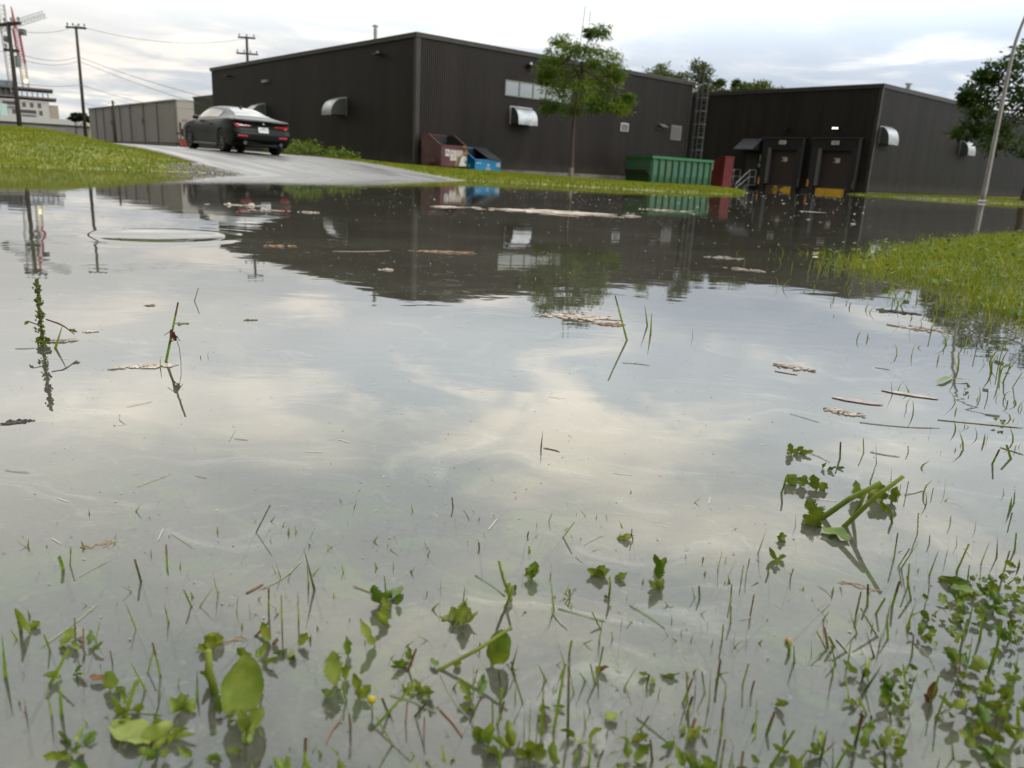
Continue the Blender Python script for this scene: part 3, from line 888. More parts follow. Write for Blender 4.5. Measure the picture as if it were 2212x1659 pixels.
def floodlight(root,mtx,lit=False,m=None):
    mb=MB().box((-.17,-.34,-.05),(.17,-.06,.04)).box((-.05,-.06,-.06),(.05,0,.06))
    o=mb.build('wall_lamp',m or M_blackm,root,bevel=.01); o.matrix_local=mtx
    return o
T=Matrix.Translation
root=empty('warehouse',AB(0,0),TH,label='dark brown ribbed metal warehouse with a row of high windows behind the young tree',cat='building')
zm=5.72
cladbox('wall',0,18.77,0,23.9,.40,zm-.02,M_main,root)
MB().box((-.012,-.012,-.4),(18.78,23.91,.395)).build('foundation',M_found,root)
trims(root,0,18.77,0,23.9,zm)
# window row
wf=MB(); za,zb_=3.70,4.40; a0=4.83; pw=.86; n=5; aE=a0+.06+n*pw
wf.box((a0,-.09,za),(aE,-.05,za+.05)).box((a0,-.09,zb_-.05),(aE,-.05,zb_))
for i in range(n+1):
    x=a0+i*pw; wf.box((x,-.088,za+.05),(x+.06,-.05,zb_-.05))
win=wf.build('window',M_frame,root)
for i in range(n):
    x=a0+i*pw+.06; g=MB().box((x,-.062,za+.05),(x+pw-.06,-.045,zb_-.05)).build('pane',M_glass,win)
hood(root,1.2,.74,.58,T((5.3,-.03,2.49)))
RL=Matrix.Rotation(-math.pi/2,4,'Z')     # local -y becomes -a
hood(root,.98,.78,.80,T((-.05,7.05,2.54))@RL); hood(root,.98,.78,.80,T((-.05,16.6,2.54))@RL)
lamp_a=floodlight(root,T((6.24,-.03,5.14))); MB().box((-.06,-.2,.045),(.06,-.08,.15)).build('sensor',M_white,lamp_a)
l2=floodlight(root,T((-.03,2.9,5.06))@RL); MB().box((-.05,-.2,.045),(.05,-.1,.13)).build('sensor',M_galv,l2)
floodlight(root,T((-.03,20.67,5.1))@RL)
MB().box((-.2,15.0,4.47),(-.05,15.7,4.60)).build('junction_box',M_galv,root)
# louvre, angled lamp and grey panel on the loading wall
lv=MB().box((12.9,-.10,2.68),(13.5,-.05,3.1)).build('louvre',M_white,root)
mb=MB()
for i in range(7): mb.box((12.95,-.115,2.72+i*.05),(13.45,-.102,2.75+i*.05))
mb.build('slat',M_galvd,lv)
b=MB().box((16.0,-.06,2.95),(16.3,-.05,3.3)).build('lamp_bracket',M_greym,root)
MB().prism([(-.35,3.12),(-.33,3.08),(-.062,3.22),(-.062,3.28)],'x',16.02,16.55).build('lamp_shade',M_greym,b)
p=MB().box((17.1,-.08,2.5),(18.05,-.05,3.3)).build('meter_panel',mat('panel_frame',(.16,.155,.155),.5),root)
MB().box((17.2,-.095,2.6),(17.9,-.082,3.2)).build('panel_door',mat('panel_face',(.12,.12,.11),.4),p)
# roof flues
def flue(root,x,y,z0,z1,r,m,cap=True):
    mb=MB().tube([(x,y,z0),(x,y,z1)],r,10)
    f=mb.build('flue_pipe',m,root,smooth=False)
    if cap: MB().tube([(x,y,z1+.05),(x,y,z1+.13),(x,y,z1+.2)],[r*1.7,r*1.7,r*.4],10).build('flue_cap',m,f)
    return f
M_flue=mat('weathered_flue_steel',(.42,.40,.35),.5,.3)
flue(root,3.75,9.8,5.5,7.35,.09,M_flue); flue(root,3.5,10.9,5.5,6.7,.035,M_flue,False)
mb=MB().tube([(16.5,7.4,5.5),(16.85,7.25,10.25)],.022,5).tube([(17.1,7.2,5.5),(17.2,7.15,10.0)],.022,5)
mb.build('whip_antenna',M_greym,root)
# caged roof ladder at the far end of the loading wall
def ladder(root,x,y,z0,z1,ztop):
    lad=empty('roof_ladder',(x,y,0)); lad.parent=root
    for s in (-.2,.2): MB().box((-.02,s-.03,z0),(.02,s+.03,ztop)).build('rail',M_greym,lad)
    mb=MB()
    z=z0+.15
    while z<z1: mb.tube([(0,-.17,z),(0,.17,z)],.014,6); z+=.3
    mb.build('rung',M_greym,lad)
    mb=MB(); z=z0+.55; hoops=[]
    while z<ztop-.1: hoops.append(z); z+=.72
    arc=[(-.04-.55*math.sin(t),.33*math.cos(t)) for t in np.linspace(0,math.pi,11)]
    for z in hoops:
        pts=[(q[0],q[1],z) for q in arc]
        for i in range(len(pts)-1):
            p0,p1=pts[i],pts[i+1]; mb.add([(p0[0],p0[1],z-.02),(p1[0],p1[1],z-.02),(p1[0],p1[1],z+.02),(p0[0],p0[1],z+.02)],[(0,1,2,3)])
    for k in (1,3,5,7,9): mb.tube([(arc[k][0],arc[k][1],hoops[0]-.03),(arc[k][0],arc[k][1],ztop)],.009,5)
    mb.build('safety_cage',M_greym,lad)
    return lad
ladder(root,19.25,-.52,.75,5.9,6.45)
# grey annex beyond the far end of the side wall
ax=empty('annex',AB(0,24.2),TH,label='small plain grey clad block showing between the warehouse and the beige building',cat='building')
cladbox('wall',3,14,1.5,12.2,.3,4.6,mat('grey_cladding',(.075,.072,.072),.6,col2=(.09,.086,.084),scale=1),ax,rlen=.25)
MB().box((2.95,1.45,4.6),(14.05,12.25,4.72)).build('roof',M_trim,ax)
MB().box((3.02,1.52,-.3),(13.98,12.18,.5)).build('foundation',M_found,ax)

# ---------------------------------------------------------------- loading dock building
root=empty('loading_dock_building',AB(30.05,0),TH,label='dark metal loading dock building with two yellow bumper plates standing in the flood',cat='building')
za=6.56; b0,b1=-5.53,24
cladbox('wall',0,34,b0,b1,.22,za-.02,M_dock,root)
MB().box((.03,b0+.03,-.6),(33.9,b1-.03,.4)).build('foundation',M_found,root)
trims(root,0,34,b0,b1,za,.22)
hood(root,1.35,1.0,.62,T((.55,b0-.03,3.12))); hood(root,1.35,.95,.62,T((13.0,b0-.03,3.1)))
flue(root,5.3,b0+.9,6.4,7.05,.13,M_flue)
MB().tube([(5.0,b0+1.0,6.4),(5.0,b0+1.0,6.75)],.05,8).build('roof_vent',M_galvd,root)
# dock positions on the face a=0 (outwards is -a)
def dock(bc,wid,hi,scuff):
    y0,y1=bc-wid/2,bc+wid/2
    d=empty('dock_bay',(0,bc,0)); d.parent=root
    hw=wid/2
    MB().box((-.10,-hw+.45,.32),(-.05,hw-.45,2.95)).build('dock_door',M_door,d)
    for s in (-1,1):
        lo,hi_=sorted((s*hw,s*(hw-.48))); MB().box((-.34,lo,.15),(-.05,hi_,3.2)).build('side_pad',M_black,d,bevel=.03)
    mb=MB().prism([(-.40,3.30),(-.05,3.34),(-.05,2.75),(-.30,2.62)],'y',-hw+.02,hw-.02)
    mb.build('head_curtain',mat('navy_head_curtain',(.014,.016,.022),.6),d)
    MB().box((-.44,-hw-.04,3.345),(-.05,hw+.04,3.43)).build('shelter_top',mat('dull_steel_lintel',(.06,.055,.055),.5,.3),d)
    MB().box((-.45,-hw-.03,.25),(-.38,-hw+.06,3.34)).build('shelter_post',mat('grey_shelter_post',(.09,.095,.10),.45,.4),d)
    MB().box((-.34,hw-.72,.40),(-.105,hw-.49,2.75)).build('door_track',mat('door_track_steel',(.22,.22,.23),.45,.5),d)
    MB().box((-.16,-hw+.5,.255),(-.05,hw-.5,.315)).build('dock_sill',M_greym,d)
    w2=.98
    MB().box((-.30,-w2,-.5),(-.17,w2,.25)).build('bumper_plate',M_yeld if scuff else M_yel,d)
    for s in (-1,1):
        MB().box((-.39,s*hw*.96-.05,.32),(-.343,s*hw*.96+.05,.78)).build('corner_guard',M_oran,d)
        MB().box((-.42,s*1.25-.2,-.4),(-.05,s*1.25+.2,.28)).build('dock_bumper',M_black,d,bevel=.02)
    pl=MB().box((-.47,-.26,2.98),(-.41,.24,3.22)).build('placard',M_white,d)
    mb=MB()
    for i,(p,q) in enumerate(((-.2,.18),(-.16,.2),(-.2,.1))): mb.box((-.474,p,3.16-i*.06),(-.4705,q,3.18-i*.06))
    mb.build('lettering',mat('faded_red_print',(.35,.12,.1),.6),pl)
    nt=MB().box((-.106,-.32,1.88),(-.1015,-.02,2.16)).build('door_notice',M_white,d)
    MB().box((-.105,-.0,1.9),(-.1017,.16,1.94)).box((-.105,.02,2.08),(-.1017,.10,2.2)).build('door_mark',M_galv,d)
    return d
dock(.5,3.15,3.4,True); dock(-3.25,3.25,3.4,False)
dl=floodlight(root,T((-.03,.5,3.98))@RL)
ll=floodlight(root,T((-.03,-3.05,4.0))@RL)
M_led=emis('lit_flood_lens',(1,.90,.66),4)
for i in range(3): MB().tube([(-.14+i*.14,-.348,-.01),(-.14+i*.14,-.352,-.012)],.052,12).build('lamp_lens',M_led,ll)
# awning over the stair door
aw=MB().prism([(-1.15,2.62),(-1.15,2.55),(-.05,2.58),(-.05,3.36)],'y',2.3,3.85).build('awning',mat('navy_awning',(.016,.017,.022),.65),root)
dr=MB().box((-.07,2.5,.3),(-.05,3.4,2.4)).build('stair_door',mat('black_steel_door',(.02,.02,.02),.5),root)
mb=MB().box((-.14,2.15,1.85),(-.05,2.33,2.3)).build('wall_box',M_galv,root); MB().box((-.16,2.1,1.45),(-.05,2.36,1.72)).build('intercom_box',mat('beige_box',(.45,.38,.3),.6),root)

# dock stairs with two rails
st=empty('dock_stairs',AB(28.1,2.85),TH,label='grey metal stairs with two pipe handrails under the dock awning',cat='stairs')
M_rail=mat('handrail_steel',(.36,.37,.38),.5,.2)
M_stair=mat('stair_steel',(.12,.13,.14),.5,.3,col2=(.17,.17,.17),scale=4)
MB().box((.65,-.62,.18),(1.85,.62,.28)).box((.7,-.6,-.5),(.8,.6,.178)).build('landing',M_stair,st)
mb=MB()
for i in range(4): mb.box((-.55+i*.3,-.6,-.42+i*.17),(-.27+i*.3,.6,-.38+i*.17))
mb.build('tread',M_stair,st)
mb=MB()
for s in (-1,1): mb.prism([(-.62,-.5),(-.5,-.5),(.7,.16),(.7,.28),(.62,.28),(-.62,-.36)],'y',s*.63-.02,s*.63+.02)
mb.build('stringer',M_stair,st)
for s in (-.63,.63):
    mb=MB().tube([(-.75,s,-.4),(-.75,s,.30),(.70,s,1.22),(1.45,s,1.24),(1.45,s,.25)],.028,7)
    mb.tube([(-.75,s,-.05),(.70,s,.76),(1.45,s,.78)],.022,6).tube([(.70,s,1.22),(.70,s,.25)],.026,6)
    mb.build('handrail',M_rail,st)
# ---------------------------------------------------------------- waste containers
def text_mesh(s,size,name,m,parent,mtx):
    cu=bpy.data.curves.new('t','FONT'); cu.body=s; cu.size=size; cu.extrude=.0015; cu.align_x='CENTER'; cu.align_y='CENTER'
    o=bpy.data.objects.new('t',cu); COL.objects.link(o); dg=bpy.context.evaluated_depsgraph_get(); dg.update()
    me=bpy.data.meshes.new_from_object(o.evaluated_get(dg)); bpy.data.objects.remove(o); 
    q=link(name,me,m,parent); q.matrix_local=mtx; return q
FACE=Matrix.Rotation(math.pi/2,4,'X')     # lettering upright on a face looking towards -y
def dumpster(root,w,d,hf,hb,m,mdark,lip,t=.03,cut=.42):
    MB().box((0,0,.06),(w,t,hf)).build('front_panel',m,root)
    MB().box((0,d-t,.06),(w,d,hb)).build('back_panel',m,root)
    for x in (0,w-t):
        mb=MB().prism([(t+.001,.06),(d-t-.001,.06),(d-t-.001,hb),(d-t-.001-cut,hb),(t+.001,hf)],'x',x,x+t); mb.build('side_panel',m,root)
    MB().box((t+.001,t+.001,.08),(w-t-.001,d-t-.001,.11)).build('floor_plate',mdark,root)
    for nm,lo,hi in (('front_liner',(t+.003,t+.002,.12),(w-t-.003,t+.008,hf-.01)),('back_liner',(t+.003,d-t-.008,.12),(w-t-.003,d-t-.002,hb-.01))): MB().box(lo,hi).build(nm,mdark,root)
    for x in (t+.002,w-t-.007): MB().prism([(t+.010,.12),(d-t-.010,.12),(d-t-.010,hb-.012),(d-t-.001-cut,hb-.012),(t+.010,hf-.005)],'x',x,x+.005).build('side_liner',mdark,root)
    mb=MB(); r=.035
    mb.box((-.02,-.025,hf),(w+.02,.05,hf+.05)); mb.box((-.02,d-.05,hb),(w+.02,d+.02,hb+.04))
    for x in (-.02,w-.03):
        mb.add([(x,.05,hf),(x+.05,.05,hf),(x+.05,d-.03-cut,hb),(x,d-.03-cut,hb),(x,.05,hf+.05),(x+.05,.05,hf+.05),(x+.05,d-.03-cut,hb+.045),(x,d-.03-cut,hb+.045)],[(0,3,2,1),(4,5,6,7),(0,1,5,4),(1,2,6,5),(2,3,7,6),(3,0,4,7)])
        mb.box((x,d-.03-cut,hb-.002),(x+.05,d-.051,hb+.04))
    mb.build('rim',lip,root)
    for x in (-.13,w+.003): MB().box((x,d*.25,.18),(x+.127,d*.62,.34)).build('fork_pocket',m,root)
    mb=MB()
    for x in (.1,w-.2):
        for y in (.1,d-.2): mb.box((x,y,-.05),(x+.1,y+.1,.06))
    mb.build('foot',mdark,root)
M_mar=mat('maroon_dumpster_paint',(.105,.035,.042),.42,col2=(.15,.055,.06),scale=2.2,bump=.1)
M_mard=mat('maroon_rim',(.16,.045,.05),.45)
M_blu=mat('bright_blue_paint',(.008,.27,.58),.38,col2=(.01,.31,.64),scale=2)
M_bluR=mat('light_blue_rim',(.06,.30,.68),.35)
M_in=mat('dark_bin_inside',(.02,.03,.03),.8)
zg=tz(*AB(.7,-1.2)[:2]); 
mar=empty('dumpster',AB(.05,-1.9,zg+.05),TH,label='maroon slant top dumpster with white notices against the dark wall corner',cat='dumpster')
dumpster(mar,1.36,1.5,.86,1.32,M_mar,M_in,M_mard,cut=.5)
M_paper=mat('weathered_paper',(.72,.70,.66),.7,col2=(.6,.58,.55),scale=9)
M_ink=mat('dark_print',(.13,.07,.07),.7)
n1_=MB().box((.20,-.006,.46),(.42,-.001,.74)).build('notice',M_paper,mar)
MB().box((.25,-.0085,.57),(.30,-.0065,.69)).box((.32,-.0085,.57),(.37,-.0065,.62)).build('notice_print',M_ink,n1_)
n2_=MB().box((.46,-.006,.30),(.80,-.001,.72)).build('notice',M_paper,mar)
text_mesh('RCI',.15,'notice_print',M_ink,n2_,T((.63,-.0075,.60))@FACE)
mb=MB()
for i,(p,q) in enumerate(((.52,.74),(.50,.76),(.54,.72),(.52,.74))): mb.box((p,-.0085,.50-i*.035),(q,-.0065,.506-i*.035))
mb.build('notice_line',M_ink,n2_)
n3_=MB().box((.83,-.006,.47),(1.1,-.001,.72)).build('notice',M_paper,mar)
rg=[(.96+.085*math.cos(t),.59+.10*math.sin(t)) for t in np.linspace(0,2*math.pi,25)]
mb=MB(); mb.tube([(p[0],-.008,p[1]) for p in rg],.009,5,False); mb.build('warning_ring',mat('notice_red',(.35,.06,.08),.6),n3_)
text_mesh('P',.13,'notice_print',M_ink,n3_,T((.96,-.008,.59))@FACE)
# painted panel at the end of the front: ochre border, tan field, white patch
ar=[(1.355,.80)]+[(1.36-.66*math.cos(t)*.95,.08+.60*math.sin(t)) for t in np.linspace(1.45,.0,12)]+[(1.355,.075)]
pa=MB().prism([(p[0],p[1]) for p in ar],'y',-.0045,-.001).build('painted_panel',mat('ochre_paint',(.28,.21,.03),.6,col2=(.36,.26,.04),scale=8),mar)
ar=[(1.354,.66)]+[(1.36-.60*math.cos(t)*.92,.085+.53*math.sin(t)) for t in np.linspace(1.45,.0,12)]+[(1.354,.08)]
MB().prism(ar,'y',-.0075,-.005).build('tan_field',mat('tan_paint',(.16,.11,.075),.6),pa)
wp=[(.93,.09),(.98,.28),(1.05,.45),(1.14,.52),(1.24,.50),(1.31,.42),(1.30,.33),(1.24,.34),(1.20,.27),(1.24,.20),(1.30,.17),(1.31,.1)]
MB().prism(wp,'y',-.0105,-.008).build('white_patch',M_white,pa)
MB().prism([(1.19,.33),(1.22,.35),(1.23,.41),(1.20,.42)],'y',-.0135,-.011).build('dark_spot',M_ink,pa)
mb=MB()
for k in range(9): mb.box((1.06+.25*R.random(),-.05*R.random()-.01,.80+.09*R.random()),(1.12+.25*R.random(),.02,.88+.07*R.random()))
mb.build('ochre_lump',mat('ochre_lump_paint',(.30,.22,.02),.7),pa)

zg=tz(*AB(2.7,-1.2)[:2])
blu=empty('dumpster',AB(2.0,-1.7,zg-.02),TH,label='bright blue recycling dumpster with a black half lid beside the maroon one',cat='dumpster')
dumpster(blu,1.44,1.25,.50,1.02,M_blu,M_in,M_bluR,cut=.06)
lm=MB(); N=13
def ly(t): return -.03+1.22*t
def lz(t): return .56+.50*t
pts=[]
vs=[];x0,x1=.80,1.47
for i in range(N):
    x=x0+(x1-x0)*i/(N-1); o=.028 if i%2 else 0
    for t in (0,1): vs.append((x,ly(t),lz(t)+o))
lm.add(vs,[(2*i,2*i+2,2*i+3,2*i+1) for i in range(N-1)]); lm.add([(x0,ly(0),lz(0)-.03),(x1,ly(0),lz(0)-.03),(x1,ly(0),lz(0)),(x0,ly(0),lz(0))],[(0,1,2,3)])
lm.build('lid',mat('black_plastic_lid',(.03,.032,.035),.5),blu)
for q in (((.08,-.008,.37),(.34,-.003,.41)),((.60,-.008,.16),(.86,-.003,.20)),((.60,-.008,.09),(.88,-.003,.13))): MB().box(*q).build('white_lettering',M_white,blu)
sh=[(.66,.37),(.82,.37),(.81,.28),(.74,.23),(.67,.28)]
MB().prism(sh,'y',-.008,-.003).build('shield_mark',mat('pale_blue_print',(.45,.60,.72),.6),blu)
lb=MB().box((1.18,-.008,.27),(1.42,-.003,.43)).build('label_plate',M_white,blu)
MB().box((1.24,-.0105,.31),(1.28,-.0085,.39)).box((1.31,-.0105,.31),(1.36,-.0085,.34)).build('label_print',mat('pale_blue_ink',(.3,.45,.6),.6),lb)
mb=MB()
for k in range(5):
    x=.1+.5*R.random(); y=.3+.6*R.random(); mb.box((x,y,.3),(x+.2,y+.15,.42+.1*R.random()))
tag(mb.build('waste_cardboard',mat('wet_cardboard',(.17,.10,.06),.8)),'crumpled brown waste inside the open half of the blue dumpster','waste'); bpy.data.objects['waste_cardboard'].matrix_world=blu.matrix_basis

def greenpaint():
    m=bpy.data.materials.new('weathered_green_paint'); m.use_nodes=True; t=NT(m.node_tree); b=t.N['Principled BSDF']
    tc=t.n('ShaderNodeTexCoord').outputs['Object']; x,y,z=t.sep(tc)
    nz=t.noise(tc,1.6,4,.6); nb=t.noise(tc,.8,3)
    c=t.mix(t.ramp(nb,.4,.6),(.042,.092,.040,1),(.028,.095,.062,1))
    c=t.mix(t.ramp(t.math('ADD',z,t.math('MULTIPLY',nz,.25)),.75,.55),c,(.008,.052,.018,1))
    c=t.mix(t.ramp(t.noise(tc,3.5,5,.65),.64,.72),c,(.055,.028,.013,1))
    t.L.new(c,b.inputs['Base Color']); b.inputs['Roughness'].default_value=.5
    return m
M_gr=greenpaint(); M_grd=mat('dark_green_steel',(.018,.085,.035),.5,col2=(.03,.11,.05),scale=3); M_grt=mat('green_top_rail',(.035,.20,.075),.45)
g=empty('roll_off_container',AB(12.05,-3.2,-.06),TH,label='long weathered green roll off container with ribbed sides by the warehouse wall',cat='container')
Lc,Wc,Hc=5.05,1.8,1.46
MB().box((0,.08,.1),(Lc,.12,Hc)).box((0,Wc-.12,.1),(Lc,Wc-.08,Hc)).build('side_wall',M_gr,g)
ms=MB()
for i in range(10):
    x=.06+i*(Lc-.22)/9; ms.prism([(x,.0),(x+.10,.0),(x+.13,.079),(x-.03,.079)],'z',.1,Hc-.1)
ms.build('side_rib',M_grd,g)
MB().box((-.03,-.02,Hc-.1),(Lc+.03,.13,Hc+.03)).box((-.03,Wc-.13,Hc-.1),(Lc+.03,Wc+.02,Hc+.03)).box((-.03,.131,Hc-.1),(.08,Wc-.131,Hc+.03)).box((Lc-.08,.131,Hc-.1),(Lc+.03,Wc-.131,Hc+.03)).build('top_rail',M_grt,g)
MB().box((-.0,.121,.1),(.05,Wc-.121,Hc-.101)).build('end_wall',M_gr,g)
MB().box((Lc-.05,.121,.1),(Lc,Wc-.121,Hc-.101)).build('end_door',M_gr,g)
MB().box((.051,.121,.1),(Lc-.051,Wc-.121,.16)).build('floor_plate',M_grd,g)
M_rust=mat('rusty_bar',(.05,.025,.02),.7,col2=(.02,.015,.015),scale=4)
MB().box((-.10,.1,.58),(-.002,Wc-.1,.66)).box((-.07,.35,.70),(-.002,Wc-.02,.78)).box((-.06,.1,.1),(-.002,Wc-.1,.22)).build('end_bar',M_rust,g)
MB().box((.2,.3,-.1),(Lc-.2,.45,.099)).box((.2,Wc-.45,-.1),(Lc-.2,Wc-.3,.099)).build('skid_rail',M_rust,g)
for x in (.5,Lc-.6):
    for y in (.18,Wc-.26): MB().tube([(x,y,.0),(x,y+.1,.0)],.1,12).build('roller',M_black,g)

rd=empty('dumpster',AB(21.8,-.62,-.15),TH,label='dark red slant sided dumpster half hidden behind the green container',cat='dumpster')
M_red=mat('dark_red_paint',(.12,.008,.010),.45,col2=(.16,.014,.014),scale=2)
MB().prism([(0,0),(1.3,0),(1.3,1.55),(.38,1.95),(0,1.95)],'x',0,.04).build('side_panel',M_red,rd)
MB().prism([(0,0),(1.3,0),(1.3,1.55),(.38,1.95),(0,1.95)],'x',.86,.90).build('side_panel',M_red,rd)
MB().box((.041,1.26,0),(.859,1.30,1.53)).build('front_panel',M_red,rd); MB().box((.041,0,0),(.859,.04,1.93)).build('back_panel',M_red,rd)
MB().box((-.02,-.03,1.951),(.92,.40,1.99)).build('lid',mat('faded_red_lid',(.26,.05,.05),.5),rd)
MB().box((-.006,.80,1.15),(-.001,.98,1.55)).build('white_label',M_white,rd)

# ---------------------------------------------------------------- parked car
def cr(p,n):
    """Catmull-Rom resample of rows p (k,d) at n points"""
    p=np.asarray(p,float); k=len(p); q=np.vstack([2*p[0]-p[1],p,2*p[-1]-p[-2]]); u=np.linspace(0,k-1,n); out=[]
    for x in u:
        i=min(int(x),k-2); t=x-i; a,b,c,d=q[i],q[i+1],q[i+2],q[i+3]
        out.append(.5*((2*b)+(c-a)*t+(2*a-5*b+4*c-d)*t*t+(3*b-a-3*c+d)*t**3))
    return np.array(out)
ST=np.array([ # x, W, zb, belt, top, hwtop
(0.00,.86,.30,.90,.955,.76),(.10,.895,.22,.955,1.00,.77),(.45,.925,.20,.985,1.035,.72),(.80,.93,.20,.985,1.11,.62),(1.20,.925,.20,.98,1.245,.55),(1.60,.915,.19,.97,1.335,.53),
(2.00,.91,.19,.96,1.38,.53),(2.40,.91,.19,.95,1.39,.54),(2.80,.91,.19,.94,1.345,.565),(3.20,.91,.19,.93,1.19,.62),(3.55,.915,.19,.915,1.015,.70),(3.90,.92,.19,.875,.945,.72),(4.30,.905,.19,.80,.865,.72),(4.60,.84,.20,.70,.755,.66),(4.77,.68,.25,.58,.64,.52)])
SX=cr(ST,72)
def gz(z): return np.interp(z,[.2,.33,.40,.60,.66,.72,.84,.90,.96,1.1],[.16,.12,0,0,.05,.08,.085,.05,.0,.0])
def section(s):
    x,Wd,zb,bt,tp,ht=s; cab=max(0,min(1,(tp-bt-.07)/.2)); ze=tp-.045*cab-.012
    bw=Wd-.05-.03*cab
    pts=[(0,zb),(Wd*.8,zb),(Wd*.955,zb+.04),(Wd*.985,zb+.16),(Wd*.985,.50),(Wd,.66),(Wd*.985,.80 if bt>.84 else bt-.05),(bw+.02,bt-.015),(bw-.02,bt+.012+.01*cab)]
    for f in (.35,.7): pts.append((bw-.02+(ht+.04-(bw-.02))*(f**1.15),bt+.02+(ze-bt-.02)*f))
    pts+=[(ht+.02,ze),(ht*.62,tp-.012*cab-.002),(0,tp)]
    return np.array(pts)
NJ=46; rows=[]
for s in SX:
    q=cr(section(s),NJ); x=s[0]+gz(q[:,1])*math.exp(-s[0]/.18)
    rows.append(np.stack([x*np.ones(NJ),q[:,0],q[:,1]],1))
rows=np.array(rows)            # (72,46,3), right half y>0
jmap=np.linspace(0,13,NJ)
car=empty('parked_car',label='dark green two door coupe parked on the sloping driveway beside the warehouse',cat='car')
M_paint=mat('dark_green_car_paint',(.006,.0095,.007),.34,0,coat=0,spec=.13)
M_cglass=mat('dark_car_glass',(.012,.014,.015),.03,spec=.9)
M_gblack=mat('gloss_black_trim',(.008,.008,.009),.15); M_mblack=mat('matt_black_plastic',(.012,.012,.012),.6)
M_tl=mat('red_tail_lamp',(.50,.006,.012),.15,coat=.6); M_chr=mat('dark_chrome',(.10,.10,.10),.3,.9)
ns=len(rows); V=[];F=[]
for sgn in (1,-1): V+= [(p[0],sgn*p[1],p[2]) for r in rows for p in r]
off=ns*NJ
for h in (0,1):
    for i in range(ns-1):
        for j in range(NJ-1):
            f=(h*off+i*NJ+j,h*off+(i+1)*NJ+j,h*off+(i+1)*NJ+j+1,h*off+i*NJ+j+1); F.append(f if h==0 else f[::-1])
NC=9
for end,row,sg in ((0,rows[0],-1),(1,rows[-1],1)):
    base_=len(V)
    for p in row:
        for c in range(1,NC-1):
            t=-1+2*c/(NC-1); V.append((p[0]+sg*(.085 if end==0 else .12)*(1-t*t)*(min(1,p[1]/.3)),t*p[1],p[2]))
    def vid(j,c):
        i=0 if end==0 else ns-1
        if c==0: return off+i*NJ+j
        if c==NC-1: return i*NJ+j
        return base_+j*(NC-2)+c-1
    for j in range(NJ-1):
        for c in range(NC-1):
            f=(vid(j,c),vid(j,c+1),vid(j+1,c+1),vid(j+1,c)); F.append(f if end==0 else f[::-1])
me=bpy.data.meshes.new('car_body'); me.from_pydata(V,[],F)
bm=bmesh.new(); bm.from_mesh(me); bmesh.ops.remove_doubles(bm,verts=bm.verts,dist=.0006); bmesh.ops.recalc_face_normals(bm,faces=bm.faces); bm.to_mesh(me); bm.free()
body=link('body',me,M_paint,car,True)
cutters=[]
for x in (.95,3.80):
    for s in (-1,1):
        c=MB().tube([(x,s*.60,.335),(x,s*1.2,.335)],.375,32).build('cut',M_black); cutters.append(c)
for c in cutters:
    md=body.modifiers.new('b','BOOLEAN'); md.operation='DIFFERENCE'; md.object=c; md.solver='EXACT'
dg=bpy.context.evaluated_depsgraph_get(); dg.update()
m2=bpy.data.meshes.new_from_object(body.evaluated_get(dg)); body.modifiers.clear(); body.data=m2
for c in cutters: bpy.data.objects.remove(c)
m2.polygons.foreach_set('use_smooth',[True]*len(m2.polygons))
def patch(name,m,i0,i1,j0,j1,sgns=(1,),off_=.006,both=False):
    """a panel lying just proud of the body skin"""
    ii=[i for i in range(ns) if i0<=SX[i][0]<=i1]; jj=[j for j in range(NJ) if j0<=jmap[j]<=j1]
    nrm=lambda i,j:Vector(np.cross(rows[min(i+1,ns-1)][j]-rows[max(i-1,0)][j],rows[i][min(j+1,NJ-1)]-rows[i][max(j-1,0)])).normalized()
    mb=MB()
    for sg in sgns:
        vs=[]
        for i in ii:
            for j in jj:
                n_=nrm(i,j); n_=-n_ if n_.z<0 and abs(n_.y)<.3 else n_
                if n_.y<0: n_=-n_ if abs(n_.y)>.3 else n_
                p=Vector(rows[i][j])+n_*off_; vs.append((p.x,sg*p.y,p.z))
        k=len(jj); mb.add(vs,[(a*k+b_,(a+1)*k+b_,(a+1)*k+b_+1,a*k+b_+1) for a in range(len(ii)-1) for b_ in range(k-1)])
    return mb.build(name,m,car,True)
patch('rear_window',M_cglass,.66,1.62,11.4,13,(1,-1)); patch('windscreen',M_cglass,2.86,3.42,11.4,13,(1,-1))
for sg in (1,-1): patch('side_window',M_cglass,1.35,3.12,8.35,10.6,(sg,))
# wheels
def wheel(x,s):
    w_=empty('wheel',(x,s*.80,.335)); w_.parent=car
    prof_=[(.215,-.10),(.26,-.12),(.315,-.118),(.335,-.095),(.337,0),(.335,.095),(.315,.118),(.26,.12),(.215,.10)]
    n=36; vs=[(r*math.cos(t),y,r*math.sin(t)) for t in np.linspace(0,2*math.pi,n,endpoint=False) for r,y in prof_]; k=len(prof_)
    mb=MB(); mb.add(vs,[(a*k+b_,((a+1)%n)*k+b_,((a+1)%n)*k+b_+1,a*k+b_+1) for a in range(n) for b_ in range(k-1)])
    mb.build('tyre',M_black,w_,True)
    mb=MB(); vs=[(r*math.cos(t),y*s,r*math.sin(t)) for t in np.linspace(0,2*math.pi,n,endpoint=False) for r,y in ((.245,.112),(.225,.105),(.215,.03),(.05,.02))]; k=4
    mb.add(vs,[(a*k+b_,((a+1)%n)*k+b_,((a+1)%n)*k+b_+1,a*k+b_+1) for a in range(n) for b_ in range(3)])
    for q in range(10):
        t=q*math.pi/5; c,sn=math.cos(t),math.sin(t); mt=Matrix.Rotation(-t,4,'Y')
        mb.box((.03,min(s*.05,s*.105),-.018),(.235,max(s*.05,s*.105),.018),mt)
    mb.tube([(0,s*.03,0),(0,s*.112,0)],.05,12)
    mb.build('rim',mat('grey_alloy',(.10,.095,.095),.4,.6),w_)
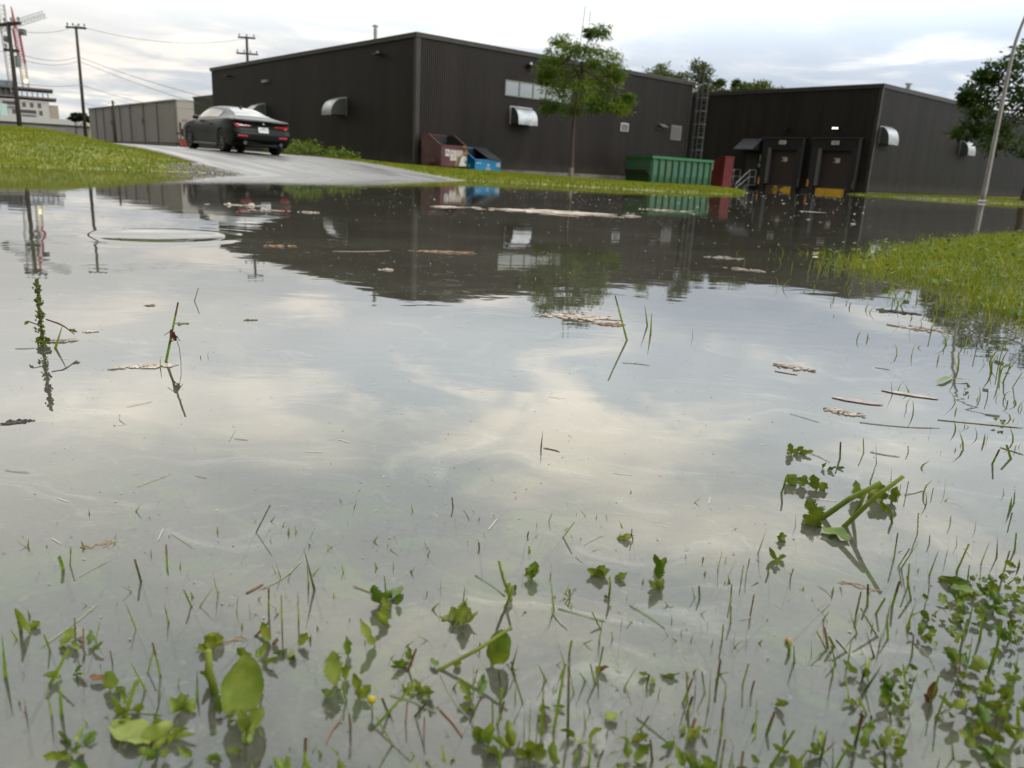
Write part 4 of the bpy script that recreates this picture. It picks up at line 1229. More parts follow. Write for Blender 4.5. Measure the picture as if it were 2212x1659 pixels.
for x in (.95,3.80):
    for s in (1,-1): wheel(x,s)
def rx(y,z): return float(gz(z))-.085*(1-(y/.86)**2)*(1 if abs(y)<.86 else 0)
def rearpatch(name,m,poly,off_=.012,th=.05,parent=None):
    """poly of (y,z) on the tail, hugging its curve"""
    vs=[(rx(y,z)-off_+ (max(0,abs(y)-.70)**2*1.6),y,z) for y,z in poly]; n=len(vs)
    return MB().add(vs+[(p[0]+th,p[1],p[2]) for p in vs],[tuple(range(n)),tuple(range(2*n-1,n-1,-1))]+[(i,(i+1)%n,n+(i+1)%n,n+i) for i in range(n)]).build(name,m,parent or car)
for s in (1,-1):
    rearpatch('tail_lamp',M_tl,[(s*.36,.83),(s*.50,.838),(s*.66,.85),(s*.80,.872),(s*.865,.875),(s*.85,.80),(s*.80,.765),(s*.72,.765),(s*.66,.795),(s*.50,.80),(s*.36,.805)],.02,.12)
    rearpatch('reflector',M_tl,[(s*.46,.535),(s*.78,.545),(s*.76,.495),(s*.50,.49)],.012)
    rearpatch('bumper_vent',M_gblack,[(s*.70,.66),(s*.84,.70),(s*.85,.34),(s*.60,.34),(s*.62,.46),(s*.80,.47)],.008)
    MB().tube([(-.03,s*.56,.315),(.2,s*.56,.315)],.055,14).build('exhaust_tip',M_chr,car)
rearpatch('diffuser',M_mblack,[(-.60,.44),(.60,.44),(.62,.33),(.5,.24),(-.5,.24),(-.62,.33)],.02,.2)
rearpatch('boot_recess',M_gblack,[(-.36,.90),(.36,.90),(.36,.845),(-.36,.845)],.006,.02)
pl=rearpatch('licence_plate',M_white,[(-.155,.785),(.155,.785),(.155,.63),(-.155,.63)],.02,.03)
mb=MB(); px=rx(0,.7)-.034
for k,y in enumerate((-.11,-.07,-.03,.03,.07,.11)): mb.box((px-.002,y-.012,.665),(px,y+.012,.72))
mb.box((px-.002,-.06,.75),(px,.06,.765)).build('plate_characters',mat('plate_blue',(.15,.2,.33),.5),pl)
em=MB().tube([(rx(0,.88)-.03,0,.885),(rx(0,.88),0,.885)],.041,20).build('badge',M_gblack,car)
ex=rx(0,.88)-.031
mb=MB(); mw=MB()
for q in range(4):
    ar=[(ex-.002,0,.885)]+[(ex-.002,.029*math.cos(t),.885+.029*math.sin(t)) for t in np.linspace(q*math.pi/2,(q+1)*math.pi/2,6)]
    (mb if q%2 else mw).add(ar,[tuple(range(len(ar)))])
mb.build('badge_quarter',mat('badge_blue',(.05,.2,.5),.3),em); mw.build('badge_quarter',M_white,em)
for s in (1,-1):
    mb=MB().box((2.95,min(s*.88,s*1.03),.93),(3.10,max(s*.88,s*1.03),1.06)); mb.build('wing_mirror',M_gblack,car,True,bevel=.03)
    MB().box((1.75,min(s*.915,s*.945),.80),(1.95,max(s*.915,s*.945),.83)).build('door_handle',M_paint,car,bevel=.008)
    MB().box((1.35,min(s*.88,s*.925),.18),(3.40,max(s*.88,s*.925),.25)).build('side_skirt',M_chr if 0 else mat('skirt_grey',(.10,.105,.12),.3,.3),car,bevel=.015)
MB().prism([(1.62,1.33),(1.84,1.362),(1.70,1.42),(1.64,1.42)],'y',-.018,.018).build('roof_antenna',M_gblack,car)
cp_=np.array([-8.02,24.72])-UB*.15
def czat(d_,o): q=cp_+UB*d_+UA*o; return tz(q[0],q[1])+.004
zr_=(czat(.95,-.8)+czat(.95,.8))/2; zf_=(czat(3.8,-.8)+czat(3.8,.8))/2
pitch=math.atan2(zf_-zr_,2.85); roll=math.atan2(czat(.95,.8)-czat(.95,-.8)+czat(3.8,.8)-czat(3.8,-.8),3.2)
car.rotation_euler=(-roll,-pitch,TH+math.pi/2); car.location=(cp_[0],cp_[1],zr_-.95*math.sin(pitch))
# ---------------------------------------------------------------- trees and shrubs
def leafmat(name,c1,c2,scale=1.2,tr=.3,spec=.12,spot=None): return mat(name,c1,.5,col2=c2,scale=scale,trans=tr,lo=.38,hi=.62,spec=spec,spot=spot)
M_bark=mat('grey_brown_bark',(.075,.05,.035),.9,col2=(.12,.085,.06),scale=14,bump=.5)
def quads(C,ax,sd,l,w_):
    """leaf quads: centre, long axis, side axis"""
    a=ax*l[:,None]*.5; s=sd*w_[:,None]*.5
    V=np.stack([C-a,C+s*1.0,C+a,C-s*1.0],1).reshape(-1,3)
    return V,np.arange(len(V)).reshape(-1,4)
def unit(v): return v/np.maximum(np.linalg.norm(v,axis=-1,keepdims=True),1e-9)
def foliage(blobs,per,size,asp,droop,clump=.22,nclump=14,squash=.8,shell=.55):
    C=[];AX=[]
    for (x,y,z,r) in blobs:
        d=unit(NR.normal(size=(nclump,3))); rr=r*(shell+(1-shell)*NR.random(nclump)**.6)[:,None]; rr*= (.55+.45*NR.random((nclump,1)))
        cc=np.array([x,y,z])+d*rr*np.array([1,1,squash])
        for c,dd in zip(cc,d):
            n=max(3,int(per*NR.uniform(.5,1.4))); o=NR.normal(size=(n,3))*r*clump*np.array([1,1,.55])
            p=c+o; C.append(p); ax=unit(dd*.7+unit(o)*.8+NR.normal(size=(n,3))*.45+np.array([0,0,-droop])); AX.append(ax)
    C=np.concatenate(C);AX=np.concatenate(AX); n=len(C)
    sd=unit(np.cross(AX,NR.normal(size=(n,3)))); l=size*NR.uniform(.6,1.3,n)
    return quads(C,AX,sd,l,l*asp)
def limbs(root_m,base,fork,blobs,r0,r1):
    mb=root_m
    for (x,y,z,r) in blobs:
        s=Vector(base).lerp(Vector(fork),R.uniform(.55,1.0)) ; e=Vector((x,y,z-.2*r)); m=s.lerp(e,.5)+Vector((R.uniform(-.1,.1)*r,R.uniform(-.1,.1)*r,.15*r))
        mb.tube([s,s.lerp(m,.5)+Vector((0,0,.03)),m,e],[r1,r1*.8,r1*.6,r1*.25],6)
def tree(name,label,cat_,base,fork,blobs,per,size,asp,droop,m,r0=.09,r1=.035,top=None,group=None,bark=None,**k):
    t=empty(name,base,label=label,cat=cat_,group=group); b=Vector(base)
    loc=[(x-b.x,y-b.y,z-b.z,r) for x,y,z,r in blobs]; f=Vector(fork)-b; tp=Vector(top)-b if top else f+Vector((0,0,.5))
    mb=MB().tube([(0,0,-.2),(0,0,.02),f*.35+Vector((.02,0,0)),f*.7-Vector((.02,.01,0)),f,tp],[r0*1.4,r0*1.15,r0*.95,r0*.85,r0*.75,r0*.2],9)
    limbs(mb,f*.8,tp,loc,r0,r1); mb.build('trunk',bark or M_bark,t,True)
    V,F=foliage(loc,per,size,asp,droop,**k); fastmesh('crown',V,F,m,False,t)
    return t
HB=[[1.32,5.52,.5],[2.8,5.86,.46],[2.15,5.25,.6],[1.06,4.85,.5],[3.2,4.94,.6],[.89,4.37,.55],[1.91,4.3,.72],[2.92,4.3,.72],[3.55,4.39,.5],[1.23,3.72,.62],[2.27,3.55,.7],[3.3,3.56,.7],[3.95,3.35,.5],[.97,3.03,.45],[1.8,2.95,.55],[3.75,2.98,.5],[2.82,3.05,.55],[4.25,3.42,.3],[2.4,5.75,.3],[.65,3.95,.35],[1.7,5.0,.5],[2.6,4.85,.5]]
hb=[(x,33.9+R.uniform(-.9,.9)*(.3+r),z,r) for x,z,r in HB]
zt=tz(2.02,33.95)
tr=tree('young_tree','young honey locust tree with drooping feathery leaves on the verge before the warehouse','tree',(2.02,33.95,zt),(2.0,33.94,2.55),hb,37,.19,.2,.75,leafmat('fresh_green_leaves',(.095,.17,.012),(.20,.27,.022),1.1,.45),.075,.03,top=(2.25,33.9,5.4),clump=.27,nclump=17)
MB().tube([(0,0,-.05),(0,0,.45)],.10,10).build('trunk_guard',mat('pale_trunk_guard',(.28,.24,.2),.8,col2=(.2,.17,.14),scale=12),tr)
# big tree by the lamp post
BB=[(24.6,41.5,6.6,1.5),(23.4,41.7,6.3,.9),(22.9,42,5.5,1.1),(22.7,42.2,4.5,.95),(22.6,42.2,3.4,.8),(24.2,41.6,4.9,1.4),(23.9,42,3.2,1.2),(25.2,41,2.9,1.2),(25.5,41.2,5.2,1.7),(26.8,40.6,6.2,1.9),(26.8,40.8,3.8,1.8),(24.6,42.6,4.2,1.5),(25.6,42.5,7.3,1.3),(27.6,40,7.8,1.4),(22.9,42.1,6.1,.6),(22.35,42.3,5.05,.5)]
tree('dense_tree','dense dark green tree overhanging the dock building beside the curved lamp post','tree',(25.9,41.6,tz(25.9,41.6)),(25.9,41.6,2.4),BB,24,.25,.42,.25,leafmat('dark_green_leaves',(.045,.09,.012),(.10,.15,.022),.8,.4),.22,.07,top=(26,41.5,6.5),clump=.2,nclump=26)
# trees beyond the warehouse roof
M_lb=leafmat('mid_green_leaves',(.10,.145,.028),(.16,.20,.045),.6,.45)
for (lab,bl,bs) in (
 ('loose leafy tree rising behind the warehouse roof between the young tree and the ladder',[(10.2,74.3,8.4,1.0),(11.0,74.2,8.9,1.2),(11.7,74,9.6,.9),(12.4,74,8.6,1.1),(13.3,73.8,8.8,.8),(11.2,74,7.6,1.6),(12.9,73.9,7.9,1.2),(9.7,74.4,8.0,.7)],(11.4,74)),
 ('taller ragged tree rising straight behind the roof ladder',[(14.4,73.5,8.6,1.1),(14.9,73.4,9.9,.75),(15.6,73.3,9.3,.9),(16.3,73.2,8.3,1.0),(16.9,73.2,8.7,.4),(15.2,73.4,7.6,1.5),(17.2,73,7.6,.7),(14.2,73.5,7.7,1.0),(16.0,73.3,7.7,1.2)],(15.3,73.4)),
 ('pale low tree top behind the middle of the dock roof line',[(18.6,72.8,8.2,.8),(19.6,72.4,8.1,1.0),(20.6,72.1,8.2,1.0),(21.5,71.9,7.7,.9),(18.2,72.8,8.7,.4)],(20,72.3))):
    tree('roofline_tree',lab,'tree',(*bs,.3),(*bs,6),bl,30,.24,.45,.0,M_lb,.16,.05,group='trees beyond the warehouse roof',nclump=26,clump=.26,shell=.75)
tree('dark_shrub','round dark tree top over the low white building far off','tree',(-69,125,1),(-69,125,3),[(-69.2,125.1,4.9,.8),(-68.4,125.6,5.1,.9),(-67.6,126,4.8,.7)],30,.45,.6,.1,leafmat('far_dark_leaves',(.025,.04,.02),(.04,.06,.03),.3),.2,.08,nclump=16)
# weeds beside the driveway
def bush(label,pts,size,m):
    x,y,z,r=pts[0]; z0=tz(x,y); b=empty('weed_bush',(x,y,z0),label=label,cat='bush')
    mb=MB()
    for px_,py_,h,r in pts:
        for k in range(3): mb.tube([(px_-x,py_-y,tz(px_,py_)-z0-.05),(px_-x+R.uniform(-.15,.15),py_-y,tz(px_,py_)-z0+h)],.012,4)
    mb.build('stem',M_bark,b)
    V,F=foliage([(px_-x,py_-y,tz(px_,py_)-z0+h*.6,r) for px_,py_,h,r in pts],16,size,.55,-.2,nclump=18,squash=.7,clump=.3); fastmesh('foliage',V,F,m,False,b); return b
M_wd=leafmat('weed_green',(.11,.18,.018),(.18,.235,.03),2)
bush('low leafy weed bush between the parked car and the warehouse wall',[(-7.9,29.9,.42,.5),(-8.6,30.5,.38,.45),(-7.3,29.6,.34,.45),(-6.7,29.4,.22,.4),(-8.2,29.4,.3,.4),(-9.2,31.2,.35,.45),(-9.9,32.0,.33,.4),(-6.2,29.2,.14,.3)],.11,M_wd)
bush('small green weed by the kerb of the beige building',[(-27.6,62,.5,.5),(-28.3,62.4,.35,.4)],.16,M_wd)

# ---------------------------------------------------------------- lamp post
lp=empty('lamp_post',(22.3,39.05,tz(22.3,39.05)),label='tall pale grey lamp post with a curved arm on the far verge',cat='lamp post')
M_post=mat('pale_grey_pole',(.42,.40,.37),.5,.1,col2=(.34,.32,.30),scale=1.5)
s_=1.07; dr_=Vector((.868,-.497,0))
pts=[];rr_=[]
for z in (-.2,.4,2,4,5.4,6.3,6.8,7.2,7.7,8.2,8.7,9.2): o=.085*max(0,z-6.15)**1.85; pts.append(dr_*o*s_+Vector((0,0,z*s_))); rr_.append(.118-.0068*z)
pts+= [dr_*1.25+Vector((0,0,10.15)),dr_*2.1+Vector((0,0,10.45))]; rr_+=[.05,.045]
MB().tube(pts,rr_,14).build('pole',M_post,lp,True)
MB().tube([(0,0,-.1),(0,0,.05),(0,0,.12)],[.22,.22,.13],12).build('base_flange',M_post,lp)
MB().box((.09,-.06,.55),(.125,.06,.95)).build('hand_hole_cover',mat('darker_grey_cover',(.22,.22,.22),.5),lp)
MB().box((-.2,-.13,-.09),(.45,.13,.06),T(dr_*2.2+Vector((0,0,10.45)))@Matrix.Rotation(math.atan2(dr_.y,dr_.x),4,'Z')).build('lamp_head',M_post,lp,bevel=.03)

# ---------------------------------------------------------------- utility poles and wires
M_wood=mat('dark_creosote_wood',(.035,.03,.022),.9,col2=(.06,.05,.035),scale=5,stretch=(4,4,.4))
M_ins=mat('grey_insulator',(.20,.23,.23),.3)
M_wire=mat('weathered_cable',(.16,.16,.15),.6)
def pole(label,x,y,ztop,r,arms,z0=None):
    zb_=tz(x,y)-.3; p=empty('utility_pole',(x,y,zb_),label=label,cat='utility pole',group='wooden utility poles'); h=ztop-zb_
    MB().tube([(0,0,0),(0,0,h*.5),(0,0,h)],[r*1.25,r*1.05,r*.85],10).build('shaft',M_wood,p,True)
    for (dz,L_,ang,n) in arms:
        d_=Vector((math.cos(ang),math.sin(ang),0)); q=Vector((0,0,h-dz)); s0=d_.cross(Vector((0,0,1)))
        MB().box((-L_/2,-.06,-.07),(L_/2,.06,.07),T(q+s0*.0+Vector((0,0,0)))@Matrix.Rotation(ang,4,'Z')).build('crossarm',M_wood,p)
        mb=MB()
        for i in range(n):
            t=-L_/2+.12+(L_-.24)*i/max(1,n-1); c=q+d_*t; mb.tube([c+Vector((0,0,.07)),c+Vector((0,0,.16)),c+Vector((0,0,.2)),c+Vector((0,0,.3))],[.03,.03,.09,.05],7)
        mb.build('insulator',M_ins,p)
    return p
p0=pole('thick dark pole with a broad crossarm in front of the cranes',-26.4,42.5,6.35,.10,[(.12,2.1,-.52,4),(1.35,.7,.3,2)])
MB().tube([(.28,0,6.35-.3-tz(-26.4,42.5)-1.55),(.28,0,6.35-.3-tz(-26.4,42.5)-1.0)],.13,10).build('transformer',M_ins,p0)
pole('slim dark pole standing alone above the grassy hill crest',-33.3,61.6,9.0,.11,[(.12,1.4,.15,4)])
pole('distant pole with two short crossarms rising behind the warehouse roof',-25.55,75.8,10.85,.13,[(.1,1.5,.2,3),(1.45,1.9,.2,4)])
pole('short leaning pole in front of the beige building',-39.6,78.6,4.95,.12,[])
def wire(label,p,q,sag,r=.016):
    p,q=Vector(p),Vector(q); pts=[p.lerp(q,t)-Vector((0,0,4*sag*t*(1-t))) for t in np.linspace(0,1,25)]
    tag(MB().tube(pts,r,5).build('power_line',M_wire),label,'power line','overhead wires')
WR=[((-26.4,42.5,4.95),(-33.3,61.6,6.9),.35,'upper of the two slack wires between the thick pole and slim pole'),((-26.4,42.5,4.7),(-33.3,61.6,6.62),.35,'lower of the two slack wires between the thick pole and slim pole'),
((-33.3,61.6,6.88),(-20.6,54.5,3.9),.15,'upper slack wire running down from the slim pole to the warehouse side'),((-33.3,61.6,6.6),(-20.6,54.5,3.35),.15,'lower slack wire running down from the slim pole to the warehouse side'),
((-26.4,42.5,3.45),(-33.3,61.6,4.95),.15,'low thick cable between the thick pole and the slim pole'),((-33.3,61.6,4.95),(-25.2,66.6,3.9),.45,'low thick cable sagging from the slim pole across the beige building'),
((-33.3,61.6,9.05),(-25.55,75.8,10.7),.75,'highest wire between the slim pole and the pole behind the roof'),((-26.4,42.5,6.0),(-33.3,61.6,9.0),.3,'high wire climbing from the thick pole to the top of the slim pole'),
((-33.3,61.6,3.7),(-39.6,78.6,4.85),.3,'thin wire from the slim pole to the short leaning pole'),((-39.6,78.6,4.8),(-27,72,3.2),.9,'thin wire sagging before the beige wall')]
for p,q,sg,l in WR: wire(l,p,q,sg)
wire('wire leaving the thick pole towards the frame edge, upper',(-26.4,42.5,4.95),(-27,30,3.6),.1,.012)

# ---------------------------------------------------------------- beige building, low white building, tower and cranes
bg_=empty('beige_building',(-29.4,69.0,0),math.atan2(22.73,-19.61),label='long low beige grey building with panel seams and a red base stripe',cat='building')
# local x runs along the long wall away from the near corner, y = short end direction (to the right is -y)
M_bg=mat('beige_grey_panels',(.36,.335,.315),.7,col2=(.40,.375,.355),scale=.4); M_bge=mat('cream_end_wall',(.42,.39,.34),.7)
Lb=30; Wb=13; zb0,zb1=1.25,4.66
MB().box((0,-Wb,zb0),(Lb,0,zb1)).build('wall',M_bg,bg_)
MB().box((-.06,-Wb,zb0+.35),(-.004,0,zb1-.01)).build('end_wall',M_bge,bg_)
MB().box((-.08,-Wb,zb0-.6),(-.003,0,zb0+.34)).build('base_stripe',mat('brick_red_paint',(.33,.075,.04),.7),bg_)
MB().box((-.1,-Wb-.05,zb1+.003),(Lb+.1,.1,zb1+.10)).build('roof_edge',mat('pale_coping',(.5,.46,.42),.6),bg_)
MB().box((.2,.004,.2),(Lb,.08,zb0-.05)).box((0.2,-Wb,.0),(Lb,.0,.19)).build('foundation',mat('grey_block_base',(.2,.19,.18),.9),bg_)
M_jt=mat('grey_joint',(.24,.22,.21),.7)
for x in (.0,5.2,9.3,13.6,17.2,20.2,23.6,26.8): MB().box((x+.02,.004,zb0),(x+.28,.09,zb1-.02)).build('panel_joint',M_jt,bg_)
M_rs=mat('dull_red_mark',(.2,.05,.05),.6)
for x in (9.4,20.3): MB().tube([(x+.15,.095,3.1),(x+.15,.13,3.1)],.26,12).build('red_disc',M_rs,bg_)
MB().box((-.1,-Wb,3.05),(-.065,-.4,3.2)).build('end_band',mat('dusty_pink_band',(.38,.26,.22),.7),bg_)
# pole mounted sign before the end wall
sp_=empty('service_pole',(-28.0,66.2,tz(-28,66.2)),label='short service pole with a red disc before the cream end wall',cat='pole')
MB().tube([(0,0,0),(0,0,2.6)],.06,8).build('shaft',mat('dull_pink_pipe',(.35,.2,.18),.6),sp_)
MB().tube([(.35,-.02,1.75),(.35,.03,1.75)],.36,14).build('disc',M_rs,sp_); MB().box((-.35,-.05,1.6),(.25,.05,1.75)).box((-.08,-.05,1.75),(.08,.05,2.5)).build('bracket',M_galvd,sp_)

lw=empty('low_building',(-75.5,129.5,0),rad(27),label='long low white roofed industrial building under the dark tree top',cat='building')
MB().box((-14,-.2,1.0),(16,14,3.9)).build('wall',mat('pale_grey_wall',(.36,.35,.33),.7,col2=(.28,.27,.26),scale=.3),lw)
MB().box((-14.4,-.7,3.92),(16.4,14.4,4.75)).build('roof',mat('white_roof_sheet',(.58,.58,.54),.6),lw)
M_gd=mat('grey_doors',(.22,.22,.22),.6)
for q in (((-12,-.3,1.0),(-5,-.21,3.4)),((2,-.3,1.0),(6,-.21,3.4))): MB().box(*q).build('loading_door',M_gd,lw)
M_yp=mat('pale_yellow_paint',(.62,.52,.22),.6)
for i,(x,y,l,lab) in enumerate(((-60.6,113,.35,'upright pale yellow post with a forked top'),(-57.2,115,.9,'leaning pale yellow post near the forked one'))):
    yp=empty('yellow_post',(x,y,tz(x,y)),label=lab+' before the low white building',cat='post')
    mb=MB().tube([(0,0,0),(l,0,3.4)],.14,8)
    if i==0: mb.tube([(l*.9,0,3.0),(l+.45,0,3.7)],.1,6).tube([(l*.9,0,3.0),(-.2,0,3.7)],.1,6)
    mb.build('post',M_yp,yp)
ym=empty('yellow_machine',(-73.5,112,tz(-73,112)),label='small pale yellow machine with a dark mast in front of the tower',cat='machine')
MB().box((-.7,-.4,0),(.7,.4,2.6)).box((-.4,-.35,2.6),(.3,.35,3.5)).build('housing',M_yp,ym,bevel=.08); MB().box((-.5,-.2,3.5),(-.3,.2,4.4)).box((.2,-.2,3.5),(.4,.2,4.2)).build('mast',mat('dull_brown_steel',(.2,.16,.12),.6),ym)

tw=empty('tower_block',(-211.3,363,0),rad(31),label='unfinished white apartment tower with open concrete floors under two cranes',cat='building')
M_tw=mat('white_facade',(.62,.58,.54),.7); M_slab=mat('raw_concrete_slab',(.17,.155,.145),.8); M_op=mat('dark_opening',(.07,.075,.085),.3); M_tg=mat('tower_glass',(.16,.18,.18),.2,.3); M_par=mat('pale_parapet',(.5,.48,.46),.7)
x0,x1=-34,0; fl=[4.2,7.2,10.2,13.2,16.3]
MB().box((x0,0,0),(x1,18,19.6)).build('wall',M_tw,tw)
MB().box((x1+.05,-.3,0),(x1+3.4,16,18.4)).build('stair_core',mat('tan_core_wall',(.42,.36,.28),.7),tw)
mb=MB()
for z in (20.6,24.3): mb.box((x0-.5,-1.3,z),(x1+(3.0 if z<21 else 2.0),18.5,z+.75))
mb.build('floor_slab',M_slab,tw)
mb=MB()
for i in range(18): x=x0+.5+i*1.95; mb.box((x,-.5,21.36),(x+.4,.0,24.29))
for i in range(8): x=x1-7+i*1.1; mb.box((x,.2,19.61),(x+.25,.6,20.59))
mb.build('column',M_slab,tw)
MB().box((x0+.6,.6,21.36),(x1-12,4,24.28)).build('inner_wall',M_op,tw)
MB().box((-20,2,25.06),(-12,8,27.4)).box((-32,2,25.06),(-23,6,26.8)).build('roof_plant',mat('blue_grey_plant',(.2,.24,.3),.6),tw)
for k,z in enumerate(fl):
    x=x0+.6+(k%2)*3.2; j=0
    while x<x1-1.8:
        if (j+k)%4==0:
            f=MB().box((x,-.55,z+.7),(min(x+6.2,x1-.3),-.005,z+2.5)).build('balcony',M_op,tw); MB().box((x-.1,-.8,z+.35),(min(x+6.3,x1-.2),-.56,z+1.0)).build('parapet',M_par,f); x+=7.2
        else:
            MB().box((x,-.06,z+.5),(x+1.4,-.005,z+2.5)).build('window',M_tg,tw); x+=2.9
        j+=1
def lattice(mb,p,q,w_,n,r=.09):
    p,q=Vector(p),Vector(q); d=(q-p).normalized(); a=d.orthogonal().normalized(); b=d.cross(a)
    cs=[(a+b)*w_/2,(a-b)*w_/2,(-a-b)*w_/2,(-a+b)*w_/2]
    for c in cs: mb.tube([p+c,q+c],r,4)
    for i in range(n):
        u,v=p.lerp(q,i/n),p.lerp(q,(i+1)/n)
        for k in range(4): mb.tube([u+cs[k],v+cs[(k+1)%4]],r*.7,3)
    return mb
c1=empty('tower_crane',(-222.5,356.5,22),label='pale lattice tower crane with its jib slanting up over the other crane',cat='crane')
M_c1=mat('pale_crane_steel',(.42,.41,.38),.6)
lattice(MB(),(0,0,0),(-1.0,-.6,35.6),2.3,22,.13).build('mast',M_c1,c1); lattice(MB(),(-9,-4,22.5),(13,7,33.6),2.0,20,.12).build('jib',M_c1,c1)
MB().box((-1.2,-1.2,20.8),(1.2,1.2,23)).build('cab',mat('dark_grey_cab',(.1,.11,.12),.6),c1); MB().box((-10,-4.6,21),(-8,-3,22.6)).build('counterweight',M_slab,c1)
c2=empty('tower_crane',(-218.3,358.8,25.1),label='red tower crane with a pale yellow lower mast and lit floodlight',cat='crane')
M_c2=mat('red_crane_steel',(.45,.07,.08),.6); M_c2y=mat('straw_yellow_steel',(.55,.42,.2),.6)
lattice(MB(),(0,0,0),(-.3,-.2,9.5),2.2,7,.14).build('lower_mast',M_c2y,c2); m_=lattice(MB(),(-.3,-.2,9.5),(-1.3,-.6,23.5),2.1,13,.22); m_.build('mast',M_c2,c2)
MB().tube([(-1.3,-.6,23.5),(-2.1,-.9,32)],[.8,.2],6).build('cathead',M_c2,c2); MB().box((.3,-1.2,21),(2.2,1.0,23.4)).build('cab',M_tg,c2)
MB().box((.3,-1.3,1.8),(1.7,-.9,3.2)).build('floodlight',emis('work_light',(1,.93,.55),1.1),c2)
bt=empty('pale_green_screen',(-83,128,1),label='pale green netted scaffold edge beside the tower',cat='scaffold')
MB().box((-4,-1,0),(1.2,1,5.6)).build('netting',mat('mint_netting',(.42,.55,.5),.8),bt); mb=MB()
for x in (-4,-1.5,1.2): mb.tube([(x,-1.05,0),(x,-1.05,6)],.06,5)
mb.build('scaffold_tube',M_greym,bt)
# ---------------------------------------------------------------- grass (uncountable)
M_gb=leafmat('lawn_grass',(.19,.245,.012),(.29,.30,.02),1.3,.35)
M_gn=leafmat('bank_grass',(.19,.25,.013),(.32,.345,.022),5,.4)
def blades(x,y,h,wd,lean,z=None,bend=.5):
    """triangular two-segment blades"""
    n=len(x); z=terrain(x,y) if z is None else z
    an=NR.random(n)*2*np.pi; s=np.stack([np.cos(an),np.sin(an),np.zeros(n)],1); la=NR.random(n)*2*np.pi
    L=np.stack([np.cos(la),np.sin(la),np.zeros(n)],1)*(lean*h*NR.random(n))[:,None]
    B=np.stack([x,y,z-.004],1); up_=np.array([0,0,1])
    m=B+L*.35+up_*(h*.55)[:,None]; t=B+L+up_*(h*NR.uniform(.75,1,n))[:,None]
    w2=(wd*.5)[:,None]
    V=np.stack([B-s*w2,B+s*w2,m+s*w2*.8,m-s*w2*.8,t+s*w2*.12,t-s*w2*.12],1).reshape(-1,3)
    i=np.arange(n)[:,None]*6; F=np.concatenate([i+np.array([[0,1,2,3]]),i+np.array([[3,2,4,5]])],0)
    return V,F
def join(parts):
    o=0;VV=[];FF=[]
    for V,F in parts: VV.append(V);FF.append(F+o);o+=len(V)
    return np.concatenate(VV),np.concatenate(FF)
def scatter(n,rmin,rmax,a0,a1,cond):
    r=np.sqrt(NR.uniform(rmin**2,rmax**2,n)); a=np.radians(NR.uniform(a0,a1,n)); x=r*np.sin(a); y=r*np.cos(a); k=cond(x,y); return x[k],y[k]
# hill lawn
def hillc(x,y):
    a=(x-COR[0])*UA[0]+(y-COR[1])*UA[1]; g=np.hypot(x+5.9,y-15.95)
    return (sdpoly(x,y,HILL)>-.15)&(a<-13.75)&((g>1.25)|(NR.random(len(x))<.25))
x,y=scatter(150000,11,34,-48,-14,hillc); n=len(x)
V,F=blades(x,y,NR.uniform(.03,.075,n),NR.uniform(.012,.02,n),1.3); tag(fastmesh('hill_grass',V,F,M_gb),kind='stuff',label='mown green grass covering the low hill beside the driveway',cat='grass')
# wall verge
def vc(x,y):
    a=(x-COR[0])*UA[0]+(y-COR[1])*UA[1]; b=(x-COR[0])*UB[0]+(y-COR[1])*UB[1]; s=sdpoly(x,y,STRIP)
    return (s>-.1)&(a>-5.9)&~((a>-.05)&(b>-.1))&(terrain(x,y)>-.01)
x,y=scatter(90000,20,44,-16,15.5,vc); n=len(x)
P1=blades(x,y,NR.uniform(.05,.11,n),NR.uniform(.014,.026,n),.9)
x,y=scatter(40000,36,62,18,40,lambda x,y:(sdpoly(x,y,FARB)>-.1)); n=len(x)
P2=blades(x,y,NR.uniform(.06,.12,n),NR.uniform(.02,.035,n),.9)
V,F=join([P1,P2]); tag(fastmesh('verge_grass',V,F,M_gb),kind='stuff',label='strip of green grass along the foot of the dark buildings',cat='grass')
# near bank with flooded fringe
parts=[]
x,y=scatter(170000,1.2,12,12,62,lambda x,y:NR.random(len(x))<np.clip((banksd(x,y)+.22)/.5,0,1)**1.3*np.clip(5.5/np.hypot(x,y),.3,1)); n=len(x)
z=np.maximum(terrain(x,y),-.03); parts.append(blades(x,y,NR.uniform(.028,.06,n)+.02*(NR.random(n)<.06),NR.uniform(.003,.006,n),1.5,z))
x,y=scatter(5200,1.3,4.2,15,40,lambda x,y:NR.random(len(x))<np.clip((banksd(x,y)+.62)/.9,0,1)**3); n=len(x)
parts.append(blades(x,y,NR.uniform(.015,.055,n),NR.uniform(.0025,.004,n),.8,np.zeros(n)-.004))
x,y=scatter(1500,.42,1.5,14,50,lambda x,y:NR.random(len(x))<np.clip((x-.30*y-.12)/.45,0,1)**2.2); n=len(x)
parts.append(blades(x,y,NR.uniform(.008,.032,n),NR.uniform(.0018,.0032,n),.9,np.zeros(n)-.004))
V,F=join(parts); tag(fastmesh('bank_grass',V,F,M_gn),kind='stuff',label='bright green grass bank rising out of the flood with a drowned fringe',cat='grass')
